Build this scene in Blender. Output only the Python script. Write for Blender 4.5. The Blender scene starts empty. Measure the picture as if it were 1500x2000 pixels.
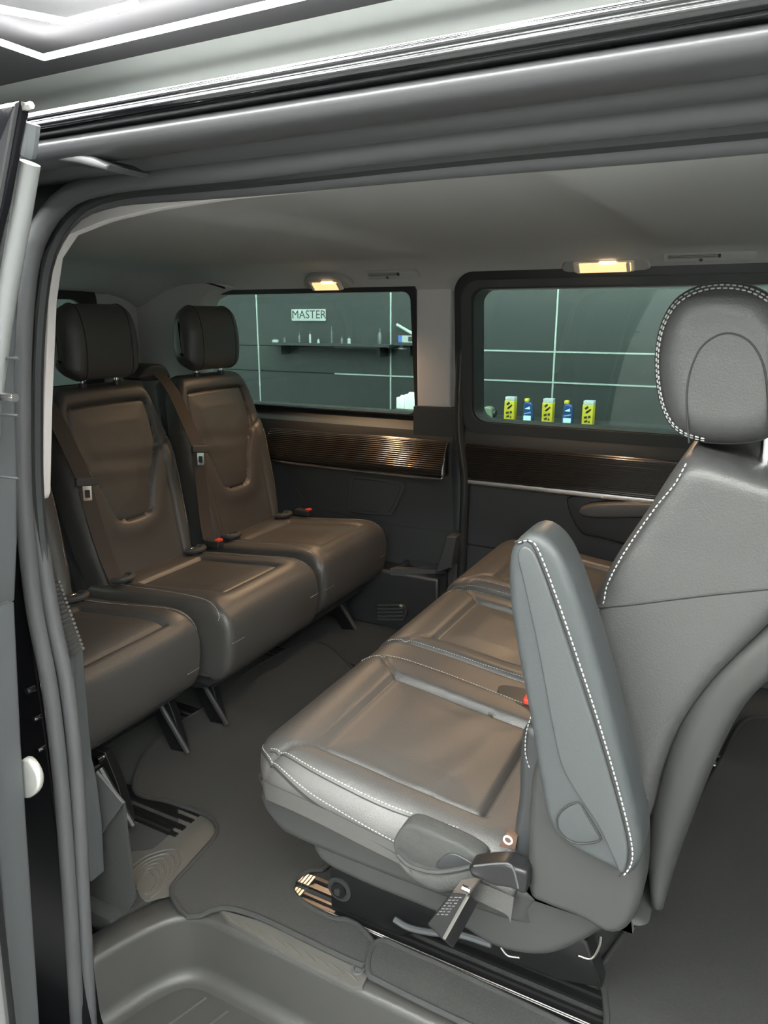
import bpy, bmesh, math, random
import numpy as np
from mathutils import Vector, Matrix
random.seed(4)
scn = bpy.context.scene
COL = scn.collection
# ------------------------------------------------------------------ camera
FPX = 1430.0
YAW, PITCH, HC = math.radians(27.7), math.radians(14.9), 1.15      # metres above the van floor
cd = bpy.data.cameras.new('camera'); cam = bpy.data.objects.new('camera', cd); COL.objects.link(cam)
cd.sensor_fit = 'HORIZONTAL'; cd.sensor_width = 36.0; cd.lens = 36.0 * FPX / 1500.0
cd.clip_start = 0.02
cam.location = (0, 0, HC); cam.rotation_euler = (math.pi / 2 - PITCH, 0, YAW)
scn.camera = cam
# ------------------------------------------------------------------ world and exposure
w = bpy.data.worlds.new('world'); scn.world = w; w.use_nodes = True
w.node_tree.nodes['Background'].inputs[0].default_value = (0.80, 0.88, 0.95, 1)
w.node_tree.nodes['Background'].inputs[1].default_value = 0.10
scn.view_settings.view_transform = 'Standard'; scn.view_settings.look = 'None'
scn.view_settings.gamma = 1.0; scn.view_settings.use_curve_mapping = False
scn.view_settings.exposure = 1.40
HEX_POWER = 54.0          # emission of the hexagon ceiling tubes
LAMP_POWER = 7.5          # watts of each warm cabin lamp
# ------------------------------------------------------------------ survey helper: sight line from the photo point to a plane of known depth
_fh = np.array([-math.sin(YAW), math.cos(YAW), 0]); _r = np.array([math.cos(YAW), math.sin(YAW), 0])
_f = _fh * math.cos(PITCH) + np.array([0, 0, -math.sin(PITCH)]); _u = np.cross(_r, _f)
_C = np.array([0, 0, HC])
def _ray(px, py): return _f + _r * (px - 750) / FPX - _u * (py - 1000) / FPX
def _on(px, py, ax, v):
    d = _ray(px, py); return _C + d * ((v - _C[ax]) / d[ax])
def onY(pts, y): return [(_on(px, py, 1, y)[0], _on(px, py, 1, y)[2]) for px, py in pts]     # -> (x,z)
def onZ(pts, z): return [(_on(px, py, 2, z)[0], _on(px, py, 2, z)[1]) for px, py in pts]     # -> (x,y)
def onX(pts, x): return [(_on(px, py, 0, x)[1], _on(px, py, 0, x)[2]) for px, py in pts]     # -> (y,z)
# ------------------------------------------------------------------ materials
MATS = {}
def mat(name, col, rough=0.5, metal=0.0, bump=None, spec=0.5, emis=None, var=None, coat=0.0, sheen=0.0):
    if name in MATS: return MATS[name]
    m = bpy.data.materials.new(name); m.use_nodes = True; nt = m.node_tree
    b = nt.nodes['Principled BSDF']
    b.inputs['Base Color'].default_value = (*col, 1); b.inputs['Roughness'].default_value = rough
    b.inputs['Metallic'].default_value = metal; b.inputs['Specular IOR Level'].default_value = spec
    b.inputs['Coat Weight'].default_value = coat; b.inputs['Sheen Weight'].default_value = sheen
    if emis:
        b.inputs['Emission Color'].default_value = (*emis[0], 1); b.inputs['Emission Strength'].default_value = emis[1]
    tc = nt.nodes.new('ShaderNodeNewGeometry')
    if var:       # (scale, amount): mottled colour
        n = nt.nodes.new('ShaderNodeTexNoise'); n.inputs['Scale'].default_value = var[0]; n.inputs['Detail'].default_value = 6
        mx = nt.nodes.new('ShaderNodeMix'); mx.data_type = 'RGBA'
        mx.inputs['A'].default_value = (*[c * (1 - var[1]) for c in col], 1)
        mx.inputs['B'].default_value = (*[min(1, c * (1 + var[1])) for c in col], 1)
        nt.links.new(tc.outputs['Position'], n.inputs['Vector']); nt.links.new(n.outputs['Fac'], mx.inputs['Factor'])
        nt.links.new(mx.outputs['Result'], b.inputs['Base Color'])
    if bump:      # (kind, scale, strength, distance)
        kind, sc, st, di = bump
        if kind == 'grain':
            n = nt.nodes.new('ShaderNodeTexVoronoi'); n.inputs['Scale'].default_value = sc; out = n.outputs['Distance']
        elif kind == 'wave':
            n = nt.nodes.new('ShaderNodeTexWave'); n.bands_direction = 'Z'; n.inputs['Scale'].default_value = sc; out = n.outputs['Fac']
            n.inputs['Distortion'].default_value = 0.0
        else:
            n = nt.nodes.new('ShaderNodeTexNoise'); n.inputs['Scale'].default_value = sc; n.inputs['Detail'].default_value = 5; out = n.outputs['Fac']
        bp = nt.nodes.new('ShaderNodeBump'); bp.inputs['Strength'].default_value = st; bp.inputs['Distance'].default_value = di
        nt.links.new(tc.outputs['Position'], n.inputs['Vector']); nt.links.new(out, bp.inputs['Height'])
        nt.links.new(bp.outputs['Normal'], b.inputs['Normal'])
    MATS[name] = m; return m
LEATHER = mat('leather', (0.064, 0.062, 0.060), 0.47, bump=('grain', 420, 0.22, 0.0012), spec=0.85)
LEATHER2 = mat('leather_side', (0.050, 0.050, 0.050), 0.48, bump=('grain', 420, 0.2, 0.0010), spec=0.7)
INSERT = mat('leather_insert', (0.060, 0.057, 0.054), 0.45, bump=('grain', 420, 0.22, 0.0012), spec=0.5)
STITCH = mat('stitch_thread', (0.36, 0.37, 0.36), 0.7)
SEAM = mat('seam_thread', (0.02, 0.02, 0.02), 0.7)
PLAST = mat('dark_plastic', (0.062, 0.065, 0.067), 0.55, bump=('noise', 900, 0.15, 0.0008))
PLASTB = mat('black_plastic', (0.032, 0.034, 0.036), 0.42)
PLASTG = mat('grey_plastic', (0.068, 0.074, 0.078), 0.5, bump=('noise', 900, 0.12, 0.0008))
SEATPL = mat('seat_plastic', (0.036, 0.037, 0.036), 0.5, bump=('noise', 900, 0.15, 0.0008))
ARMRES = mat('armrest_skin', (0.044, 0.050, 0.052), 0.5, bump=('grain', 300, 0.12, 0.001))
STEPM = mat('step_plastic', (0.046, 0.046, 0.044), 0.42, bump=('noise', 700, 0.25, 0.001))
RUBBER = mat('rubber_seal', (0.095, 0.098, 0.103), 0.48)
RUBMAT = mat('mat_rubber', (0.085, 0.083, 0.076), 0.6)
CARPET = mat('carpet', (0.031, 0.034, 0.033), 0.95, bump=('noise', 900, 0.9, 0.003), var=(260, 0.55), spec=0.1, sheen=0.12)
CARPET2 = mat('mat_carpet', (0.038, 0.039, 0.037), 0.95, bump=('noise', 1100, 0.9, 0.003), var=(420, 0.5), spec=0.1, sheen=0.12)
BIND = mat('mat_binding', (0.035, 0.037, 0.036), 0.85, bump=('noise', 1500, 0.6, 0.001))
HEADL = mat('headliner', (0.60, 0.595, 0.585), 0.95, bump=('noise', 1400, 0.2, 0.0006), spec=0.1)
PILLAR = mat('pillar_trim', (0.78, 0.745, 0.73), 0.75, bump=('noise', 1200, 0.15, 0.0006), spec=0.2)
PAINT = mat('black_paint', (0.006, 0.006, 0.008), 0.05, spec=0.6, coat=1.0)
JAMB = mat('jamb_paint', (0.008, 0.008, 0.010), 0.42, spec=0.25)
BODYM = mat('body_matte', (0.075, 0.075, 0.08), 0.32, spec=0.6)
CHROME = mat('chrome', (0.80, 0.80, 0.80), 0.12, 1.0)
ALU = mat('aluminium', (0.62, 0.60, 0.57), 0.32, 1.0)
STEEL = mat('black_steel', (0.010, 0.010, 0.011), 0.28, spec=0.6)
RIB = mat('ribbed_trim', (0.026, 0.022, 0.020), 0.2, spec=0.7)
BLACKP = mat('gloss_black_plastic', (0.010, 0.010, 0.011), 0.35)
SILVER = mat('satin_silver', (0.86, 0.83, 0.81), 0.38, 1.0)
BELT = mat('belt_webbing', (0.065, 0.052, 0.044), 0.75, bump=('noise', 2000, 0.5, 0.0008))
RED = mat('red_button', (0.75, 0.07, 0.035), 0.4)
WHITE = mat('white_print', (0.80, 0.82, 0.82), 0.6)
GDARK = mat('garage_panel', (0.035, 0.040, 0.040), 0.28, spec=0.5)
GGREY = mat('garage_ceiling', (0.045, 0.044, 0.047), 0.95, spec=0.02)
GJOINT = mat('joint_profile', (0.30, 0.36, 0.34), 0.35)
GWALL = mat('garage_wall_pale', (0.46, 0.47, 0.465), 0.6)
GFLOOR = mat('garage_floor_grey', (0.20, 0.205, 0.20), 0.35, var=(6, 0.3))
TUBE = mat('light_tube', (1, 1, 1), 0.4, emis=((0.98, 1.0, 0.95), HEX_POWER))
LENS = mat('lamp_lens', (1.0, 0.85, 0.6), 0.4, emis=((1.0, 0.55, 0.24), 0.55))
BULB = mat('lamp_bulb', (1.0, 0.9, 0.75), 0.4, emis=((1.0, 0.72, 0.42), 1.6))
def glass(name, tint, gl=0.06):
    m = bpy.data.materials.new(name); m.use_nodes = True; nt = m.node_tree; nt.nodes.clear()
    o = nt.nodes.new('ShaderNodeOutputMaterial'); t = nt.nodes.new('ShaderNodeBsdfTransparent'); g = nt.nodes.new('ShaderNodeBsdfGlossy')
    mx = nt.nodes.new('ShaderNodeMixShader'); lw = nt.nodes.new('ShaderNodeLayerWeight'); lw.inputs[0].default_value = 0.25
    ma = nt.nodes.new('ShaderNodeMath'); ma.operation = 'MULTIPLY_ADD'; ma.inputs[1].default_value = 0.5; ma.inputs[2].default_value = gl
    nt.links.new(lw.outputs['Fresnel'], ma.inputs[0])
    t.inputs[0].default_value = (*tint, 1); g.inputs[0].default_value = (0.9, 1, 0.97, 1); g.inputs['Roughness'].default_value = 0.0
    nt.links.new(ma.outputs[0], mx.inputs[0]); nt.links.new(t.outputs[0], mx.inputs[1]); nt.links.new(g.outputs[0], mx.inputs[2])
    nt.links.new(mx.outputs[0], o.inputs[0]); return m
GLASS = glass('tinted_glass', (0.54, 0.63, 0.60), 0.008)
# ------------------------------------------------------------------ object helpers
WL = {}                                       # world location of every object built
def _place(o, c, parent):
    WL[o.name] = np.array(c, float)
    if parent is not None:
        o.parent = parent; o.location = Vector(np.array(c, float) - WL[parent.name])
    else: o.location = Vector(c)
def tag(o, label=None, cat=None, group=None, kind=None):
    if label: o['label'] = label
    if cat: o['category'] = cat
    if group: o['group'] = group
    if kind: o['kind'] = kind
    return o
def thing(name, loc, label, cat, group=None):
    o = bpy.data.objects.new(name, None); COL.objects.link(o); o.empty_display_size = 0.05
    _place(o, loc, None); return tag(o, label, cat, group)
def mk(name, verts, faces, m, parent=None, smooth=True, recalc=True, angle=40):
    v = np.array(verts, float); c = (v.min(0) + v.max(0)) / 2
    me = bpy.data.meshes.new(name); me.from_pydata((v - c).tolist(), [], faces)
    if recalc:
        bm = bmesh.new(); bm.from_mesh(me); bmesh.ops.recalc_face_normals(bm, faces=bm.faces); bm.to_mesh(me); bm.free()
    if smooth:
        me.polygons.foreach_set('use_smooth', [True] * len(me.polygons))
        for pl in me.polygons:
            if pl.loop_total > 12: pl.use_smooth = False
        if angle < 180: me.set_sharp_from_angle(angle=math.radians(angle))
    me.materials.append(m)
    o = bpy.data.objects.new(name, me); COL.objects.link(o); _place(o, c, parent); return o
class MB:                                     # collects shapes for one mesh
    def __init__(s): s.v = []; s.f = []
    def add(s, v, f):
        n = len(s.v); s.v += [tuple(p) for p in v]; s.f += [tuple(i + n for i in q) for q in f]; return s
    def box(s, a, b):
        x0, y0, z0 = a; x1, y1, z1 = b
        v = [(x0,y0,z0),(x1,y0,z0),(x1,y1,z0),(x0,y1,z0),(x0,y0,z1),(x1,y0,z1),(x1,y1,z1),(x0,y1,z1)]
        return s.add(v, [(0,3,2,1),(4,5,6,7),(0,1,5,4),(1,2,6,5),(2,3,7,6),(3,0,4,7)])
    def build(s, name, m, parent=None, **k): return mk(name, s.v, s.f, m, parent, **k)
def smooth_path(P, n=60, closed=False):       # Catmull-Rom resampled by length
    P = [np.array(p, float) for p in P]; N = len(P); out = []
    segs = N if closed else N - 1
    for i in range(segs):
        if closed: p0, p1, p2, p3 = P[(i-1) % N], P[i], P[(i+1) % N], P[(i+2) % N]
        else: p0, p1, p2, p3 = P[max(i-1, 0)], P[i], P[i+1], P[min(i+2, N-1)]
        for k in range(12):
            t = k / 12.0
            out.append(0.5 * ((2*p1) + (-p0+p2)*t + (2*p0-5*p1+4*p2-p3)*t*t + (-p0+3*p1-3*p2+p3)*t**3))
    out.append(P[0] if closed else P[-1])
    out = np.array(out); d = np.r_[0, np.cumsum(np.linalg.norm(np.diff(out, axis=0), axis=1))]
    s = np.linspace(0, d[-1], n + (1 if closed else 0))
    r = np.stack([np.interp(s, d, out[:, k]) for k in range(out.shape[1])], 1)
    return r[:-1] if closed else r
def tube_geo(path, rad, sides=10, closed=False, up=(0, 0, 1), ry=None):
    P = np.array(path, float); n = len(P); v = []; f = []
    rad = np.broadcast_to(np.array(rad, float), (n,)); ry = rad if ry is None else np.broadcast_to(np.array(ry, float), (n,))
    if closed: T = np.roll(P, -1, 0) - np.roll(P, 1, 0)
    else: T = np.gradient(P, axis=0)
    T /= np.linalg.norm(T, axis=1)[:, None] + 1e-12
    up = np.array(up, float); prev = None
    for i in range(n):
        a = np.cross(T[i], up) if prev is None else prev - T[i] * (prev @ T[i])
        if np.linalg.norm(a) < 1e-6: a = np.cross(T[i], (1, 0.2, 0.1))
        a /= np.linalg.norm(a); prev = a; b = np.cross(T[i], a)
        for k in range(sides):
            th = 2 * math.pi * k / sides; v.append(P[i] + a * rad[i] * math.cos(th) + b * ry[i] * math.sin(th))
    for i in range(n if closed else n - 1):
        j = (i + 1) % n
        for k in range(sides):
            l = (k + 1) % sides; f.append((i*sides+k, i*sides+l, j*sides+l, j*sides+k))
    if not closed:
        f.append(tuple(range(sides))[::-1]); f.append(tuple((n-1)*sides + k for k in range(sides)))
    return v, f
def tube(name, path, rad, m, parent=None, sides=10, closed=False, smooth_n=0, **k):
    if smooth_n: path = smooth_path(path, smooth_n, closed)
    v, f = tube_geo(path, rad, sides, closed, **k); return mk(name, v, f, m, parent)
def slab_geo(prof, axis, a0, a1, re0=0.0, re1=None, n=5, dome=0.0):
    """closed 2-D outline pushed along an axis, edges rounded. axis 'x': prof=(y,z); 'y': (x,z); 'z': (x,y)"""
    re1 = re0 if re1 is None else re1
    P = np.array(prof, float); A = 0.5 * np.sum(P[:, 0]*np.roll(P[:, 1], -1) - np.roll(P[:, 0], -1)*P[:, 1])
    if A < 0: P = P[::-1]
    e1 = P - np.roll(P, 1, 0); e2 = np.roll(P, -1, 0) - P
    e1 /= np.linalg.norm(e1, axis=1)[:, None] + 1e-9; e2 /= np.linalg.norm(e2, axis=1)[:, None] + 1e-9
    n1 = np.stack([e1[:, 1], -e1[:, 0]], 1); n2 = np.stack([e2[:, 1], -e2[:, 0]], 1)
    N = n1 + n2; N /= np.linalg.norm(N, axis=1)[:, None] + 1e-9
    c = np.clip(np.sum(N * n1, 1), 0.5, 1); N = N / c[:, None]
    secs = []
    def ring(a, ins): return [(p[0], p[1], a) for p in (P - N * ins)]
    sg = 1 if a1 > a0 else -1
    if re0 > 0:
        for k in range(n): th = math.pi/2 * k/n; secs.append(ring(a0 + sg*re0*(1-math.cos(th)), re0*(1-math.sin(th))))
        secs.append(ring(a0 + sg*re0, 0))
    else: secs.append(ring(a0, 0))
    if re1 > 0:
        for k in range(n + 1): th = math.pi/2 * k/n; secs.append(ring(a1 - sg*re1*(1-math.sin(th)), re1*(1-math.cos(th))))
    else: secs.append(ring(a1, 0))
    M = len(P); v = []; f = []
    for s in secs: v += s
    for i in range(len(secs) - 1):
        for k in range(M):
            l = (k + 1) % M; f.append((i*M+k, i*M+l, (i+1)*M+l, (i+1)*M+k))
    f.append(tuple(range(M))[::-1]); f.append(tuple((len(secs)-1)*M + k for k in range(M)))
    if (axis == 'y') != (sg < 0): f = [q[::-1] for q in f]
    if axis == 'y': v = [(p[0], p[2], p[1]) for p in v]
    elif axis == 'x': v = [(p[2], p[0], p[1]) for p in v]
    return v, f
def slab(name, prof, axis, a0, a1, m, parent=None, re0=0.0, re1=None, n=5, **k):
    v, f = slab_geo(prof, axis, a0, a1, re0, re1, n); k.setdefault('recalc', False); return mk(name, v, f, m, parent, **k)
def rrect(x0, y0, x1, y1, r, n=5):
    o = []
    for cx, cy, a in ((x1-r, y1-r, 0), (x0+r, y1-r, 90), (x0+r, y0+r, 180), (x1-r, y0+r, 270)):
        for k in range(n + 1):
            t = math.radians(a + 90*k/n); o.append((cx + r*math.cos(t), cy + r*math.sin(t)))
    return o
def seg_dist(X, Y, poly, closed=False):
    d = np.full(X.shape, 1e9); Q = list(poly) + ([poly[0]] if closed else [])
    for (ax, ay), (bx, by) in zip(Q[:-1], Q[1:]):
        vx, vy = bx-ax, by-ay; L = vx*vx + vy*vy + 1e-12
        t = np.clip(((X-ax)*vx + (Y-ay)*vy)/L, 0, 1); d = np.minimum(d, np.hypot(X-ax-t*vx, Y-ay-t*vy))
    return d
def inside(X, Y, poly):
    c = np.zeros(X.shape, bool); n = len(poly)
    for i in range(n):
        x0, y0 = poly[i]; x1, y1 = poly[(i+1) % n]
        k = ((y0 > Y) != (y1 > Y)) & (X < (x1-x0)*(Y-y0)/((y1-y0) or 1e-12) + x0); c ^= k
    return c
def pad(name, path, wc, hw, hfun, m, parent, W=(0, 1, 0), A=(1, 0, 0), B=(0, 0, 1), O=(0, 0, 0), re=(0.03, 0.03), rend=0.02, T=0.05, nu=100, nv=90, side=1):
    """padded skin: a profile path (a,b) swept across a width, with height field hfun(s,w); returns object and a surface sampler"""
    P = smooth_path(path, 240); d = np.r_[0, np.cumsum(np.linalg.norm(np.diff(P, axis=0), axis=1))]; L = d[-1]
    t = np.gradient(P, axis=0); t /= np.linalg.norm(t, axis=1)[:, None]; nrm = np.stack([-t[:, 1], t[:, 0]], 1) * side
    A, B, Wv, O = [np.array(q, float) for q in (A, B, W, O)]
    hws = [(q if callable(q) else (lambda s, q=q: np.full_like(np.asarray(s, float), q))) for q in (hw if isinstance(hw, tuple) else (hw, hw))]
    def height(s, wv):
        dl = np.clip((wv + hws[0](s))/re[0], 0, 1); dr = np.clip((hws[1](s) - wv)/re[1], 0, 1); de = np.clip(np.minimum(s, L-s)/rend, 0, 1)
        q = -re[0]*(1-np.sqrt(1-(1-dl)**2)) - re[1]*(1-np.sqrt(1-(1-dr)**2)) - rend*(1-np.sqrt(1-(1-de)**2))
        return q + (hfun(s, wv) if hfun else 0)
    def at(s, wv, off=0.0):
        s = np.asarray(s, float); wv = np.asarray(wv, float)
        h = height(s, wv) + off
        pa, pb = np.interp(s, d, P[:, 0]), np.interp(s, d, P[:, 1]); na, nb = np.interp(s, d, nrm[:, 0]), np.interp(s, d, nrm[:, 1])
        return O + np.multiply.outer(pa + na*h, A) + np.multiply.outer(pb + nb*h, B) + np.multiply.outer(wv + wc, Wv)
    def sp(n): x = np.linspace(0, 1, n); return 0.72*x + 0.28*(1-np.cos(math.pi*x))/2
    S, U = np.meshgrid(sp(nu)*L, sp(nv)*2-1, indexing='ij'); Wd = np.where(U < 0, U*hws[0](S), U*hws[1](S))
    top = at(S, Wd).reshape(-1, 3)
    pa, pb = np.interp(S, d, P[:, 0]), np.interp(S, d, P[:, 1]); na, nb = np.interp(S, d, nrm[:, 0]), np.interp(S, d, nrm[:, 1])
    hb = np.full(S.shape, -T)
    bot = (O + np.multiply.outer(pa + na*hb, A) + np.multiply.outer(pb + nb*hb, B) + np.multiply.outer(Wd + wc, Wv))
    ring = [(i, 0) for i in range(nu)] + [(nu-1, j) for j in range(1, nv)] + [(i, nv-1) for i in range(nu-2, -1, -1)] + [(0, j) for j in range(nv-2, 0, -1)]
    bv = [bot[i, j] for i, j in ring]; v = np.vstack([top, bv])
    f = [(i*nv+j, i*nv+j+1, (i+1)*nv+j+1, (i+1)*nv+j) for i in range(nu-1) for j in range(nv-1)]
    n0 = nu*nv; R = len(ring)
    for k in range(R):
        l = (k+1) % R; a = ring[k][0]*nv + ring[k][1]; b = ring[l][0]*nv + ring[l][1]; f.append((a, b, n0+l, n0+k))
    o = mk(name, v, f, m, parent, angle=60)
    return o, at, L
def inset_path(path, d, side):
    P = smooth_path(path, 40); t = np.gradient(P, axis=0); t /= np.linalg.norm(t, axis=1)[:, None]
    return [tuple(q) for q in P - np.stack([-t[:, 1], t[:, 0]], 1)*side*d]
def stitches(name, path, parent, m=STITCH, pitch=0.0062, ln=0.0044, r=0.0009, n=None):
    P = np.array(path, float); d = np.r_[0, np.cumsum(np.linalg.norm(np.diff(P, axis=0), axis=1))]
    mb = MB(); s = 0.0
    while s + ln < d[-1]:
        a = np.array([np.interp(s, d, P[:, k]) for k in range(3)]); b = np.array([np.interp(s+ln, d, P[:, k]) for k in range(3)])
        mid = (a+b)/2; mb.add(*tube_geo([a, a*.8+b*.2, mid, a*.2+b*.8, b], [r*.4, r, r, r, r*.4], 5)); s += pitch
    if not mb.v: return None
    return tag(mb.build(name, m, parent), kind='stuff')
def ribbon(name, path, width_dirs, w, t, m, parent=None, n=40):
    P = smooth_path(path, n); D = smooth_path(width_dirs, n); D /= np.linalg.norm(D, axis=1)[:, None]
    T = np.gradient(P, axis=0); N = np.cross(T, D); N /= np.linalg.norm(N, axis=1)[:, None]
    v = []; f = []
    for p, dd, nn in zip(P, D, N):
        v += [p - dd*w/2 - nn*t/2, p + dd*w/2 - nn*t/2, p + dd*w/2 + nn*t/2, p - dd*w/2 + nn*t/2]
    for i in range(n-1):
        for k in range(4): l = (k+1) % 4; f.append((i*4+k, i*4+l, (i+1)*4+l, (i+1)*4+k))
    f += [(3, 2, 1, 0), tuple(4*(n-1)+k for k in range(4))]
    return mk(name, v, f, m, parent)
def strip(name, L, R, y0, y1, m, parent=None, re=.02, n=40, bulge=0.0, k=9, ends=0.0):
    """band between two curves (x,z) with thickness in y and softly rounded long edges"""
    L, R = smooth_path(L, n), smooth_path(R, n); v = []; f = []
    ts = np.linspace(0, 1, k)
    C_ = (L+R)/2; dl = np.r_[0, np.cumsum(np.linalg.norm(np.diff(C_, axis=0), axis=1))]
    for a, b, de in zip(L, R, np.minimum(dl, dl[-1]-dl)):
        qe = ends*(1-math.sqrt(max(0, 1-(1-min(de/ends, 1))**2))) if ends > 0 else 0
        w_ = np.linalg.norm(b-a) + 1e-6; r = min(re, w_*.5)
        row = []
        for t in ts:
            d = min(t, 1-t)*w_; q = r*(1-math.sqrt(max(0, 1-(1-min(d/r, 1))**2))); p = a+(b-a)*t; row.append((p[0], max(q, 0) + qe - bulge*math.sin(math.pi*t), p[1]))
        for x, q, z in row: v.append((x, y0+q, z))
        for x, q, z in row[::-1]: v.append((x, y1-q, z))
    M = 2*k
    for i in range(n-1):
        for j in range(M): l = (j+1) % M; f.append((i*M+j, i*M+l, (i+1)*M+l, (i+1)*M+j))
    f += [tuple(range(M))[::-1], tuple((n-1)*M+j for j in range(M))]
    return mk(name, v, f, m, parent, angle=70)
def text(name, s, size, m, mtx, parent=None, ext=0.0004, align='CENTER', sx=1.0):
    cu = bpy.data.curves.new(name, 'FONT'); cu.body = s; cu.size = size; cu.extrude = ext; cu.align_x = align; cu.align_y = 'CENTER'
    cu.resolution_u = 3
    t = bpy.data.objects.new(name + '_src', cu); COL.objects.link(t)
    me = bpy.data.meshes.new_from_object(t.evaluated_get(bpy.context.evaluated_depsgraph_get()))
    bpy.data.objects.remove(t)
    v = [mtx @ Vector((p.co.x*sx, p.co.y, p.co.z)) for p in me.vertices]; f = [tuple(p.vertices) for p in me.polygons]
    return mk(name, [tuple(q) for q in v], f, m, parent, smooth=False, recalc=False)
def frame(o, x, y):                            # matrix from origin and two in-plane axes
    x = Vector(x).normalized(); y = Vector(y); z = x.cross(y).normalized(); y = z.cross(x)
    M = Matrix((x, y, z)).transposed().to_4x4(); M.translation = Vector(o); return M
def struct(o): o['kind'] = 'structure'; return o
# ------------------------------------------------------------------ garage around the van
GZ0, GZ1, GY = -0.55, 2.72, 3.85
def gbox(name, a, b, m): return struct(MB().box(a, b).build(name, m, smooth=False))
gbox('floor_garage', (-6.5, -4.5, GZ0-0.1), (4.5, GY, GZ0), GFLOOR)
gbox('ceiling_garage', (-6.5, -4.5, GZ1), (4.5, GY+0.2, GZ1+0.1), GGREY)
wg = gbox('wall_garage_back', (-6.5, GY, GZ0), (4.5, GY+0.1, GZ1), GDARK)
gbox('wall_garage_rear', (-6.6, -4.5, GZ0), (-6.5, GY, GZ1), GWALL)
gbox('wall_garage_front', (4.5, -4.5, GZ0), (4.6, GY, GZ1), GWALL)
gbox('wall_garage_entry', (-6.5, -4.6, GZ0), (4.5, -4.5, GZ1), GWALL)
XJ = [-5.85, -4.88, -3.91] + [_on(507, 680, 1, GY)[0], _on(765, 680, 1, GY)[0], _on(1085, 680, 1, GY)[0]] + [0.0, 0.97, 1.94]
ZJ = [-0.15, _on(940, 741, 1, GY)[2], _on(940, 684, 1, GY)[2], 1.95]
for xa, xb in zip(XJ[:-1], XJ[1:]):            # dark glossy cladding panels with pale joint profiles
    for za, zb in zip(ZJ[:-1], ZJ[1:]):
        MB().box((xa+0.006, GY-0.012, za+0.004), (xb-0.006, GY, zb-0.004)).build('panel', GDARK, wg, smooth=False)
for x in XJ:
    MB().box((x-0.0045, GY-0.014, -0.15), (x+0.0045, GY, 1.95)).build('joint_profile', GJOINT, wg, smooth=False)
for z in ZJ[1:3]:
    MB().box((-2.35, GY-0.016, z-0.004), (1.94, GY, z+0.004)).build('joint_profile', GJOINT, wg, smooth=False)
MB().box((-6.5, GY-.02, 1.97), (4.5, GY, GZ1)).build('lit_wall_band', mat('lit_wall_tone', (.055, .059, .057), .6, spec=.2), wg, smooth=False)  # paler than the panels: tube light on the upper wall put into colour
# hexagon ceiling light: honeycomb of tubes inside a rectangular frame
HZ = GZ1 - 0.12
hx = thing('hexagon_light', (-1.5, 1.0, HZ), 'white honeycomb tube light with rectangular border on the garage ceiling', 'ceiling light')
S = 0.48
fx0, fy1 = _on(85, 112, 2, HZ)[0], _on(85, 112, 2, HZ)[1]
fx1, fy0 = 2.6, -2.6
cx0, cy0 = fx0 + 0.80, fy1 - 0.30 - S*math.sqrt(3)/2
edges = set()
def key(p): return (round(p[0], 3), round(p[1], 3))
hc = []
for i in range(9):
    for j in range(7):
        cx = cx0 + i*1.5*S; cy = cy0 - j*math.sqrt(3)*S - (i % 2)*math.sqrt(3)/2*S
        if cx + S > fx1 or cy - S*0.9 < fy0: continue
        hc.append((cx, cy))
        pts = [(cx + S*math.cos(math.radians(60*k)), cy + S*math.sin(math.radians(60*k))) for k in range(6)]
        for k in range(6):
            a, b = key(pts[k]), key(pts[(k+1) % 6])
            if not any(math.hypot((a[0]+b[0])/2-(e[0][0]+e[1][0])/2, (a[1]+b[1])/2-(e[0][1]+e[1][1])/2) < 0.01 for e in edges): edges.add((a, b))
def light_tube(a, b):
    tube('light_tube', [(a[0], a[1], HZ), (b[0], b[1], HZ)], 0.016, TUBE, hx, sides=6)
for a, b in sorted(edges): light_tube(a, b)
for a, b in (((fx0, fy0), (fx0, fy1)), ((fx0, fy1), (fx1, fy1)), ((fx1, fy1), (fx1, fy0)), ((fx1, fy0), (fx0, fy0))): light_tube(a, b)
for cx, cy in hc[::6]:
    tube('ceiling_clip', [(cx+S, cy, HZ), (cx+S, cy, GZ1)], 0.006, PLASTG, hx, sides=6)
# ------------------------------------------------------------------ van shell
X0, X1 = -2.45, 1.5
YF = 2.40                                     # inner face of the far side
fl = struct(slab('floor', [(X0, .80), (-1.03, .80), (-1.0, .90), (-.96, .955), (X1, .955), (X1, YF+.06), (X0, YF+.06)], 'z', -0.035, 0.0, CARPET))
# roof skin and headliner
roofp = [(.575, 1.345), (.578, 1.352), (.60, 1.3555), (.70, 1.375), (.95, 1.405), (1.55, 1.43), (2.15, 1.405), (2.42, 1.36), (2.56, 1.28), (2.56, 1.25), (2.40, 1.32), (2.15, 1.385), (1.55, 1.41), (.95, 1.385), (.72, 1.352), (.66, 1.345), (.60, 1.338), (.585, 1.338)]
struct(slab('trim_roof_panel', roofp[3:-2], 'x', X0-.05, X1, PAINT, angle=60))
edgep = smooth_path([(.606, 1.338), (.597, 1.3355), (.585, 1.3365), (.577, 1.3405), (.575, 1.3445), (.5775, 1.3475), (.5790, 1.3490), (.5780, 1.3510), (.5785, 1.3545), (.583, 1.3580), (.592, 1.3605), (.615, 1.364), (.66, 1.37), (.72, 1.375), (.72, 1.355), (.66, 1.345)], 340, closed=True)
struct(slab('trim_roof_edge', edgep, 'x', X0-.05, X1, PAINT, angle=70))
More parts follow.
